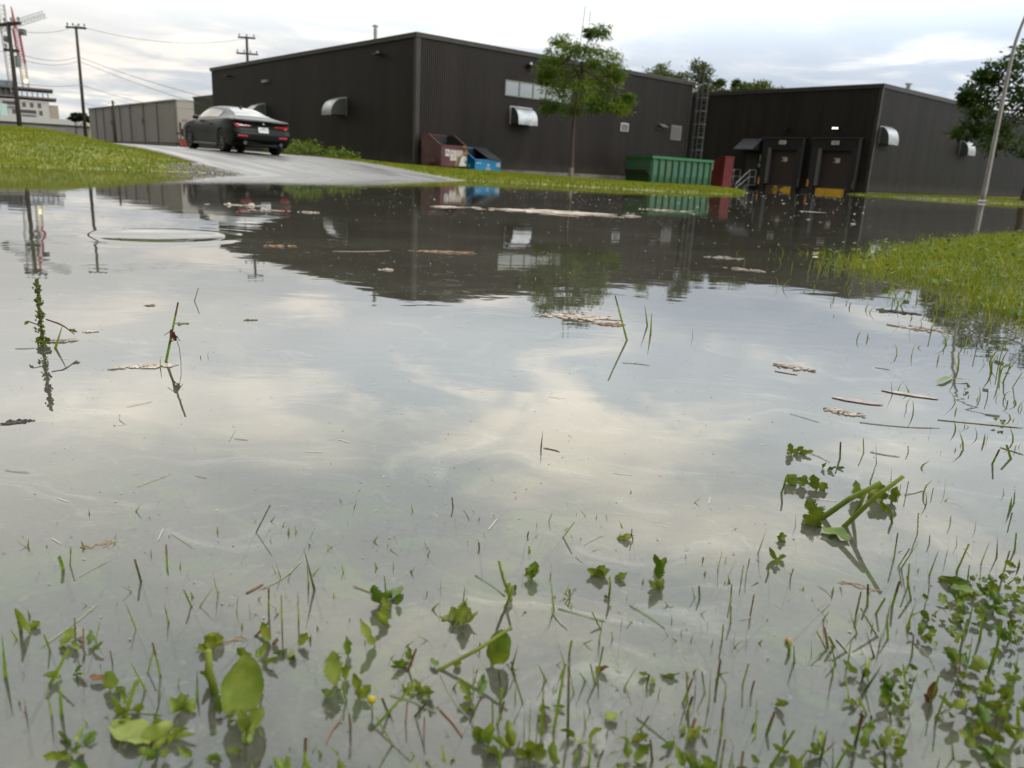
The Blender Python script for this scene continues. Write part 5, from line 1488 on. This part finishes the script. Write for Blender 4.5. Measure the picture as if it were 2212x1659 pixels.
# broad clover-like leaves in the bank
x,y=scatter(9000,1.3,9,12,60,lambda x,y:NR.random(len(x))<np.clip((banksd(x,y)+.2)/.5,0,1)*np.clip(3/np.hypot(x,y),.2,1)); n=len(x)
C=np.stack([x,y,np.maximum(terrain(x,y),0)+NR.uniform(.01,.05,n)],1); ax=unit(np.stack([NR.normal(size=n),NR.normal(size=n),NR.normal(size=n)*.5],1)); sd=unit(np.cross(ax,np.array([0,0,1])+NR.normal(size=(n,3))*.4))
l=NR.uniform(.014,.032,n); V,F=quads(C,ax,sd,l,l*.8); tag(fastmesh('bank_leaves',V,F,leafmat('broad_bank_leaves',(.08,.15,.015),(.17,.24,.025),14)),kind='stuff',label='small broad weed leaves mixed into the grassy bank',cat='weeds')

# stones washed out beside the kerb
x,y=scatter(9000,14,18.5,-26,-16,lambda x,y:((x-COR[0])*UA[0]+(y-COR[1])*UA[1]<-13.75)&(NR.random(len(x))<np.exp(-(((x+5.95)/.75)**2+0*y+((y-15.95)/.7)**2)*1.0))); n=len(x)
o8=np.array([[1,0,0],[-1,0,0],[0,1,0],[0,-1,0],[0,0,1],[0,0,-1]],float); f8=np.array([[0,2,4],[2,1,4],[1,3,4],[3,0,4],[2,0,5],[1,2,5],[3,1,5],[0,3,5]])
S=NR.uniform(.012,.035,(n,1,1))*NR.uniform(.6,1.2,(n,1,3))*(1+NR.normal(size=(n,6,1))*.15); V=(o8[None]*S+np.stack([x,y,terrain(x,y)+.008],1)[:,None]).reshape(-1,3); F=(np.arange(n)[:,None,None]*6+f8[None]).reshape(-1,3)
tag(fastmesh('gravel',V,F,mat('grey_stones',(.16,.145,.135),.9,col2=(.28,.255,.24),scale=25),nv=3),kind='stuff',label='washed out grey gravel on the grass beside the kerb end',cat='gravel')

# ---------------------------------------------------------------- floating specks
def flakes(x,y,size,hgt):
    n=len(x); a=NR.random(n)*6.28; e=NR.uniform(.35,1,n)
    c,s=np.cos(a),np.sin(a); k=6; t=np.arange(k)*2*np.pi/k; rr=NR.uniform(.6,1.15,(n,k))
    px=np.cos(t)[None]*rr*size[:,None]; py=np.sin(t)[None]*rr*size[:,None]*e[:,None]
    X=x[:,None]+px*c[:,None]-py*s[:,None]; Y=y[:,None]+px*s[:,None]+py*c[:,None]
    Vt=np.stack([X,Y,np.full((n,k),.0006)+NR.uniform(0,1,(n,k))*hgt[:,None]],-1); top=np.stack([x,y,.0008+hgt*1.1],-1)[:,None]
    V=np.concatenate([Vt,top],1).reshape(-1,3); i=np.arange(k); f=np.stack([i,(i+1)%k,np.full(k,k)],1); F=(np.arange(n)[:,None,None]*(k+1)+f[None]).reshape(-1,3); return V,F
def wat(x,y): return (terrain(x,y)<-.01)&(np.hypot(x-SWX,y-SWY)>.33)
dens=lambda x,y:wat(x,y)&(NR.random(len(x))<.35+.65*np.exp(-((x-.3)/2.2)**2))
parts=[]
x,y=scatter(950,2.4,13,-20,24,dens); parts.append(flakes(x,y,NR.uniform(.002,.0058,len(x))*np.where(NR.random(len(x))<.07,1.8,1)*(.5+.10*np.hypot(x,y)),NR.uniform(.001,.004,len(x))))
x,y=scatter(420,8,38,-12,24,wat); parts.append(flakes(x,y,NR.uniform(.012,.035,len(x)),NR.uniform(.003,.008,len(x))))
x,y=scatter(2600,.5,3.4,-34,36,wat); parts.append(flakes(x,y,NR.uniform(.0006,.0016,len(x)),NR.uniform(.0002,.0008,len(x))))
V,F=join(parts); tag(fastmesh('floating_specks',V,F,mat('pale_seed_and_foam',(.30,.275,.245),.8,col2=(.46,.43,.38),scale=40),nv=3),kind='stuff',label='countless tiny pale specks of foam and seed drifting on the flood',cat='debris')
# fine hair-like scraps
x,y=scatter(220,.6,3.0,-34,36,wat); n=len(x); a=NR.random(n)*6.28; L=NR.uniform(.004,.02,n); d=np.stack([np.cos(a),np.sin(a)*.6,0*a],1)*L[:,None]; s=unit(np.stack([-np.sin(a),np.cos(a),0*a],1))*NR.uniform(.0003,.0006,n)[:,None]
C=np.stack([x,y,np.full(n,.0005)],1); V=np.stack([C-d-s,C-d+s,C+d+s,C+d-s],1).reshape(-1,3); tag(fastmesh('floating_fibres',V,np.arange(4*n).reshape(-1,4),mat('straw_fibre',(.55,.52,.42),.8)),kind='stuff',label='fine pale fibres scattered over the near water',cat='debris')

# ---------------------------------------------------------------- foreground plants
M_bl={'g':leafmat('wet_green_blade',(.15,.26,.016),(.27,.35,.03),60,.35),'d':leafmat('dark_green_blade',(.07,.115,.018),(.13,.16,.03),80,.2),'b':leafmat('brown_blade',(.16,.085,.035),(.22,.14,.06),80,.2),'y':leafmat('yellowish_blade',(.26,.24,.05),(.2,.22,.04),80,.3)}
M_tip=leafmat('brown_tip',(.12,.07,.03),(.18,.10,.04),80,.1)
M_lf=leafmat('dock_leaf',(.09,.17,.010),(.24,.29,.022),45,.32,.35,(.17,.11,.03)); M_lf2=leafmat('pale_weed_leaf',(.20,.28,.035),(.33,.39,.07),40,.35,.35,(.24,.2,.08))
M_stk=leafmat('weed_stalk',(.17,.24,.035),(.25,.30,.05),40,.15); M_redst=leafmat('red_stalk',(.12,.03,.03),(.16,.05,.04),40,.1); M_dead=leafmat('dead_leaf',(.14,.065,.025),(.24,.13,.06),50,.15); M_cap=leafmat('tan_cap',(.42,.22,.08),(.5,.28,.1),60,.1)
CV=Vector((0,0,CAMH))
def bladeobj(b,t,w_,kind,name='grass_blade'):
    b,t=Vector(b),Vector(t); d=t-b; ln=d.length; rad_=Vector((b.x,b.y,0)).normalized(); sd=d.cross(rad_).normalized(); n_=sd.cross(d).normalized()
    ang=R.uniform(-.6,.6); sd=sd*math.cos(ang)+n_*math.sin(ang); n_=sd.cross(d).normalized()
    cut=R.random()<.55; b0=b-d.normalized()*.025-Vector((0,0,.01)); bend=R.uniform(-.06,.06)*ln; vs=[];fs=[]
    K=7
    for i in range(K):
        u=i/(K-1); p=b0.lerp(t,u)+n_*bend*math.sin(u*3.14)+n_*bend*.3*math.sin(u*7); ww=w_*.5*((1-.45*u) if cut else (1-.93*u**1.6))*(1+.06*R.uniform(-1,1))
        vs+=[p-sd*ww,p+n_*ww*.45,p+sd*ww]
    for i in range(K-1):
        fs+=[(i*3,i*3+1,i*3+4,i*3+3),(i*3+1,i*3+2,i*3+5,i*3+4)]
    mb=MB().add(vs,fs); o=mb.build(name,[M_bl[kind],M_tip],None,True)
    if kind in 'd' or R.random()<.35:
        for f in o.data.polygons:
            if f.index>=(K-2)*2: f.material_index=1
    return o
BL_LAB={'g':'short green grass blade sticking up out of the flooded water','d':'dark tipped grass blade sticking up out of the flooded water','b':'thin brown dead blade sticking up out of the flooded water','y':'yellowish grass blade sticking up out of the flooded water'}
SPECIAL={1:'tall pointed blade with clinging dead scraps at mid height, in a straw mat',6:'long single blade leaning over the middle of the open water',3:'crooked pale twig beyond the tall pointed blade',37:'short stout bud tipped stalk alone in the central grey water'}
for i,(bx,by,tx,ty,tz_,ww,k) in enumerate(BLADES):
    o=bladeobj((bx/1e3,by/1e3,0),(tx/1e3,ty/1e3,tz_/1e3),ww/1e3,k)
    if i in SPECIAL: tag(o,SPECIAL[i],'grass blade')
    else: tag(o,BL_LAB[k],'grass blade',{'g':'green blades','d':'dark tipped blades','b':'brown blades','y':'yellow blades'}[k]+' standing in the water')
def leafmesh(b,t,w_,kind,flat,sub=0):
    b,t=Vector(b),Vector(t); d=t-b; ln=max(d.length,1e-4); view=(CV-b).normalized()
    if flat: sd=d.cross(Vector((0,0,1))).normalized(); n_=Vector((0,0,1))
    else:
        sd=d.cross(Vector((b.x,b.y,0)).normalized()).normalized(); n_=sd.cross(d).normalized(); a=R.uniform(-.5,.5); sd=sd*math.cos(a)+n_*math.sin(a); n_=sd.cross(d).normalized()
    K,J=23,7; vs=[];fs=[]; curl=R.uniform(-.22,.22) if not flat else .03; cup=R.uniform(.15,.55)*R.choice((-1,1)) if not flat else .14; ph=R.uniform(0,6)
    for i in range(K):
        u=i/(K-1)
        if kind=='j': prof_=math.sin(math.pi*min(1,u*.94+.06))**.7*(.60+.42*abs(math.sin(u*7+ph)))*(1.12 if i%2 else .74)+.03
        else: prof_=math.sin(math.pi*(.02+.97*u**.85))**.62*(1+.05*(i%2))
        if u<.10 and kind!='f': prof_*=.45
        for j in range(J):
            v=-1+2*j/(J-1); wv=prof_*w_*.5*v*(1+(.10*math.sin(9*u+ph+3*v) if kind=='j' else 0))
            off_=cup*abs(v)**1.6*w_*.5*prof_+.07*w_*math.sin(11*u+ph+v*2)*abs(v)+(.05*w_ if j%2 else 0)*.5
            p=b+d*u+sd*wv+n_*(off_+curl*ln*math.sin(math.pi*u))
            if flat: p.z=max(.0022,p.z)
            vs.append(p)
    for i in range(K-1):
        for j in range(J-1): fs.append((i*J+j,(i+1)*J+j,(i+1)*J+j+1,i*J+j+1))
    return MB().add(vs,fs)
for wi,(lab,items) in enumerate(WEEDS):
    bx,by=items[0][0]/1e3,items[0][1]/1e3
    root=empty('weed_plant',(bx,by,0),label=lab,cat='weed'); o3=Vector((bx,by,0)); pale=wi in (7,13,18,19,17,22)
    for (x0,y0,z0,x1,y1,z1,ww,k) in items:
        if wi==4 and k not in 'sr': ww*=1.45; z1=z1*1.15 if z1!=z0 else z1
        b=Vector((x0,y0,z0))/1e3; t=Vector((x1,y1,z1))/1e3; ww/=1e3
        if k in 'sr':
            m_=b.lerp(t,.5)+Vector((R.uniform(-1,1),0,R.uniform(-.3,1)))*.06*(t-b).length; bb=b-(t-b).normalized()*.02
            q=MB().tube([p-o3 for p in (bb,b,m_,t)],[ww*.5,ww*.5,ww*.46,ww*.38],8).build('stalk',M_redst if k=='r' else M_stk,root,True)
        elif k=='t':
            c=(b+t)/2-o3; vs=[]; q=MB().tube([c+Vector((0,0,z)) for z in (-ww*.5,-ww*.4,0,ww*.35,ww*.5)],[ww*.2,ww*.5,ww*.6,ww*.4,ww*.1],10).build('seed_cap',M_cap,root,True)
        else:
            flat=z0==z1
            mb=leafmesh(b-o3 if False else b,t,ww,k,flat); mb.v=[(p[0]-o3.x,p[1]-o3.y,p[2]) for p in mb.v]
            mb.build('leaf',M_dead if k=='b' else (M_lf2 if (pale or k=='f' or R.random()<.15) else M_lf),root,True)
# seed stalk standing in the water with its side sprig
sx,sy=-.787,1.264
root=empty('seed_stalk',(sx,sy,0),label='tall knobbly green seed stalk with a crooked side sprig near the frame edge',cat='weed')
top=Vector((.004,-.004,.112)); MB().tube([(0,0,-.03),(0,0,.02),top*.55,top],[.0022,.002,.0017,.001],6).build('stalk',M_stk,root,True)
pts=[]; 
mb=MB()
for k in range(420):
    u=R.random()**.9; c=top*u+Vector((R.gauss(0,1),R.gauss(0,1),R.gauss(0,.6)))*.0026*(1.2-.6*u)*(1+.45*math.sin(u*31)); r=R.uniform(.0012,.0026)
    mb.add([c+Vector(q)*r for q in ((1,0,0),(-1,0,0),(0,1,0),(0,-1,0),(0,0,1),(0,0,-1))],[(0,2,4),(2,1,4),(1,3,4),(3,0,4),(2,0,5),(1,2,5),(3,1,5),(0,3,5)])
mb.build('seed_head',leafmat('seed_green',(.10,.13,.02),(.17,.19,.04),300,.2),root)
V_=Vector
MB().tube([V_((.010,0,.045)),V_((.030,-.002,.040)),V_((.040,0,.034)),V_((.055,0,.022))],[.0012,.0014,.0012,.0006],5).tube([V_((-.004,0,.035)),V_((-.020,0,.040))],.001,5).build('side_sprig',M_redst,root,True)
for (b,t,w_) in (((-.008,0,.002),(-.002,0,.016),.014),((.004,0,.002),(.012,0,.014),.012),((-.020,0,.041),(-.027,0,.034),.006),((.045,0,.03),(.06,0,.026),.006)):
    mb=leafmesh((sx+b[0],sy+b[1],b[2]),(sx+t[0],sy+t[1],t[2]),w_,'j',False); mb.v=[(p[0]-sx,p[1]-sy,p[2]) for p in mb.v]; mb.build('leaf',M_lf,root,True)
# dead scraps caught on the tall blade
dx_,dy_=-.540,1.206
sc=empty('dead_scrap',(dx_,dy_,.042),label='dark dead scrap of leaves caught on the tall pointed blade',cat='leaf litter')
mb=MB()
for k in range(9): p=V_((R.gauss(0,.004),-.004+R.gauss(0,.002),R.gauss(0,.008))); mb.tube([p,p+V_((R.gauss(0,.007),0,R.gauss(-.004,.007)))],[.0012,.0004],4)
mb.tube([V_((.004,-.003,0)),V_((.009,-.003,-.02)),V_((.010,-.003,-.045))],.0005,4).build('twig',M_redst,sc)
mb=leafmesh((dx_,dy_-.004,.05),(dx_+.004,dy_-.004,.034),.009,'j',False); mb.v=[(p[0]-dx_,p[1]-dy_,p[2]-.042) for p in mb.v]; mb.build('leaf',M_dead,sc,True)
# low clover-like ground weeds
for i,(x,y,r) in enumerate(CLOVER):
    x,y,r=x/1e3,y/1e3,max(.006,r/1e3*.75); mb=MB()
    for k in range(int(4+4*R.random())):
        a=R.uniform(0,6.28); q=r*R.random()**.6; l=r*R.uniform(.55,1.3); hz=R.uniform(.001,.009); el=R.uniform(-.1,.8); a2=a+R.uniform(-1,1)
        b=V_((x+q*math.cos(a),y+q*math.sin(a),hz)); t=b+V_((math.cos(a2)*l*math.cos(el),math.sin(a2)*l*math.cos(el),l*math.sin(el)))
        m_=leafmesh(b,t,l*R.uniform(.5,.85),R.choice('jjo'),False); mb.add([V_((p[0]-x,p[1]-y,max(.001,p[2]))) for p in m_.v],m_.f)
    o=mb.build('ground_weed',M_lf if R.random()<.85 else M_lf2,None,True); o.location=(x,y,0)
    tag(o,'low round leaved weed tuft in the drowned grass near the bank','weed','round leaved weeds in the drowned grass')
# yellow flower
fx=empty('yellow_flower',(-.036,.395,0),label='single small yellow flower bud just above the near water',cat='flower')
p=(-.0745,.4007)
fx.location=(p[0],p[1],0)
MB().tube([(0,0,-.02),(.0005,0,.004),(0,0,.008)],.0005,5).build('stem',M_stk,fx)
MB().tube([(0,0,.007),(0,0,.0085),(0,0,.011),(0,0,.012)],[.0008,.0022,.0024,.001],9).build('petals',leafmat('yellow_petals',(.5,.42,.02),(.6,.5,.05),200,.2),fx,True)

# more blades and small weeds crowding the near edge
for k in range(95):
    y=R.uniform(.335,.56); x=R.uniform(-.62,.62)*y
    if R.random()<.55: x=.62*y-abs(R.gauss(0,.10))
    h=R.uniform(.008,.022); kind=R.choice('gggggdb'); a=R.gauss(0,.006)
    o=bladeobj((x,y,0),(x+a,y+R.gauss(0,.008),h),R.uniform(.0016,.0034),kind); tag(o,BL_LAB[kind],'grass blade',{'g':'green blades','d':'dark tipped blades','b':'brown blades','y':'yellow blades'}[kind]+' standing in the water')
for k in range(52):
    y=.335+.13*R.random()**1.5; x=R.uniform(-.66,.62)*y
    if R.random()<.4: x=.60*y-abs(R.gauss(0,.09))
    root=empty('weed_plant',(x,y,0),label='small toothed weed half drowned among the near grass blades',cat='weed',group='small weeds at the near water edge')
    for q in range(R.randint(2,5)):
        a=R.uniform(0,6.28); l=R.uniform(.007,.015); el=R.uniform(.1,1.1); b=V_((x+.004*math.cos(a),y+.004*math.sin(a),.001)); t=b+V_((l*math.cos(a)*math.cos(el),l*math.sin(a)*math.cos(el),l*math.sin(el)))
        m_=leafmesh(b,t,l*R.uniform(.32,.6),'j',False); m_.v=[(p[0]-x,p[1]-y,p[2]) for p in m_.v]; m_.build('leaf',M_lf2 if R.random()<.35 else M_lf,root,True)

x,y=scatter(5200,.33,.78,-36,36,lambda x,y:NR.random(len(x))<np.clip(.50-1.0*(np.hypot(x,y)-.33),.015,1)*(.25+.75*(np.sin(x*31+y*13)*np.sin(y*37-x*11)>.1))); n=len(x)
V,F=blades(x,y,NR.uniform(.005,.015,n),NR.uniform(.0014,.003,n),.9,np.zeros(n)-.003); tag(fastmesh('short_grass',V,F,M_gn),kind='stuff',label='short drowned lawn grass just breaking the surface along the near edge',cat='grass')

# ---------------------------------------------------------------- straws and rafts of debris
M_st={'p':mat('pale_straw',(.46,.41,.31),.7,col2=(.34,.30,.22),scale=120),'g':mat('green_straw',(.26,.33,.12),.7,col2=(.4,.42,.22),scale=90),'b':mat('brown_straw',(.30,.16,.09),.8,col2=(.22,.12,.07),scale=120),'u':mat('drowned_blade',(.20,.25,.14),.7,col2=(.27,.31,.2),scale=40)}
SL={'p':('dry pale straw lying flat on the water','pale floating straws'),'g':('cut green stem lying flat on the water','green floating stems'),'b':('brown dead stem lying flat on the water','brown floating stems'),'u':('pale drowned grass blade lying just at the water surface','drowned blades')}
for si,(x0,y0,x1,y1,ww,k) in enumerate(STRAWS):
    if k=='p' and si%3==2: continue
    a,b=V_((x0,y0,.7))/1e3,V_((x1,y1,.7))/1e3; d=b-a; s_=V_((-d.y,d.x,0)); bend=R.uniform(-.09,.09); r=ww/3.4e3
    pts=[a+d*u+s_*bend*math.sin(3.14*u) for u in np.linspace(0,1,9)]
    if k=='u':
        sn=s_.normalized(); vs=[]
        for i,q in enumerate(pts): ww_=r*(1-.7*abs(i/4-1)**2); vs+=[q-sn*ww_-V_((0,0,.0008)),q+V_((0,0,.0005)),q+sn*ww_-V_((0,0,.0008))]
        o=MB().add(vs,[f for i in range(8) for f in ((i*3,i*3+1,i*3+4,i*3+3),(i*3+1,i*3+2,i*3+5,i*3+4))]).build('drowned_blade',M_st[k],None,True)
    else: o=MB().tube(pts,[r*.6]+[r*.8]*7+[r*.4],6).build('straw',M_st[k],None,True)
    tag(o,SL[k][0],'straw',SL[k][1])
M_rf={'w':mat('pale_wood_chip',(.50,.40,.31),.8,col2=(.66,.58,.50),scale=30),'f':mat('dirty_foam',(.55,.50,.44),.8,col2=(.42,.34,.26),scale=20),'k':mat('pinkish_bark',(.36,.29,.25),.8,col2=(.48,.41,.37),scale=30),'o':mat('orange_wood',(.36,.19,.11),.8,col2=(.46,.34,.23),scale=30),'g':mat('olive_scrap',(.2,.2,.1),.8,col2=(.36,.33,.24),scale=60),'d':mat('dark_dirt',(.05,.04,.035),.9,col2=(.09,.07,.06),scale=60)}
for i,(cx,cy,L_,dep,n,k,lab) in enumerate(RAFTS):
    n=n if n==1 else int(n*2.2)
    cx,cy,L_,dep=cx/1e3,cy/1e3,L_/1e3,min(dep/1e3*.55,L_/1e3*.45); mb=MB(); root=V_((cx,cy,0)); far=math.hypot(cx,cy); dirn=V_((cy,-cx,0)).normalized(); dpt=V_((cx,cy,0)).normalized()
    if k=='o' and far<1.7:
        for j in range(16):
            c=dirn*(R.gauss(0,.22)*L_)+dpt*(R.gauss(0,.15)*dep); a=R.gauss(0,.8); dd=dirn*math.cos(a)+dpt*math.sin(a); l=L_*R.uniform(.12,.5); sw=V_((-dd.y,dd.x,0))*l*R.uniform(-.2,.2); r_=L_*R.uniform(.003,.014)
            mb.tube([c-dd*l/2+V_((0,0,.0003)),c+sw+V_((0,0,.0006)),c+dd*l/2+V_((0,0,.0004))],[r_,r_*.9,r_*.3],5)
    elif n==1:
        K=18; poly=[dirn*(math.cos(t)*L_/2*R.uniform(.86,1))+dpt*(math.sin(t)*abs(math.sin(t))**.4*dep*.5*R.uniform(.7,1)) for t in np.linspace(0,6.283,K,endpoint=False)]
        mb.prism([(q.x,q.y) for q in poly],'z',.0006,.0016)
    else:
        m=min(150,int(n*2.4)); kk=[]
        for j in range(m):
            u=R.gauss(0,.24); v=R.gauss(0,.26)*(1.1-abs(u)); c=dirn*(u*L_)+dpt*(v*dep); a=R.gauss(0,.35); big=R.random()<.12
            l=L_*R.uniform(.015,.05)*(2.6 if big else 1)+.002*far**.5; w_=l*R.uniform(.22,.6)*(.5 if big else 1); th=(.0006+.0005*far)*R.uniform(.4,1.2)*(2 if big else 1)
            dd=dirn*math.cos(a)+dpt*math.sin(a); sw=V_((-dd.y,dd.x,0)); K=6
            ring=[c+dd*(math.cos(t)*l*R.uniform(.7,1.1))+sw*(math.sin(t)*w_*R.uniform(.6,1.1)) for t in np.linspace(0,6.283,K,endpoint=False)]
            vs=[q+V_((0,0,.0004)) for q in ring]+[q*1.0+V_((0,0,.0005+th*R.uniform(.3,1))) for q in ring]+[c+V_((0,0,.0006+th*1.2))]
            mb.add(vs,[(q,(q+1)%K,K+(q+1)%K,K+q) for q in range(K)]+[(K+q,K+(q+1)%K,2*K) for q in range(K)])
        if k=='f':
            for j in range(3):
                rr_=L_*.05*R.uniform(.7,1.3); c=dirn*(R.uniform(-.4,.4)*L_); mb.tube([c+V_((0,0,z*rr_)) for z in (-.1,.25,.7,1.0)],[rr_*.9,rr_,rr_*.7,rr_*.15],9)
        if k in 'wo' and L_>.05:
            for j in range(7):
                c=dirn*(R.gauss(0,.25)*L_)+dpt*(R.gauss(0,.15)*dep); a=R.gauss(0,.25); dd=dirn*math.cos(a)+dpt*math.sin(a); l=L_*R.uniform(.1,.28); r_=.0006+.0007*far*.6
                mb.tube([c-dd*l/2+V_((0,0,.001)),c+V_((0,0,.001+r_)),c+dd*l/2+V_((0,0,.0015+r_*R.uniform(0,3)))],[r_,r_*1.2,r_*.5],5)
    o=mb.build('floating_debris',M_rf[k]); o.location=(cx,cy,0); tag(o,lab,'debris')
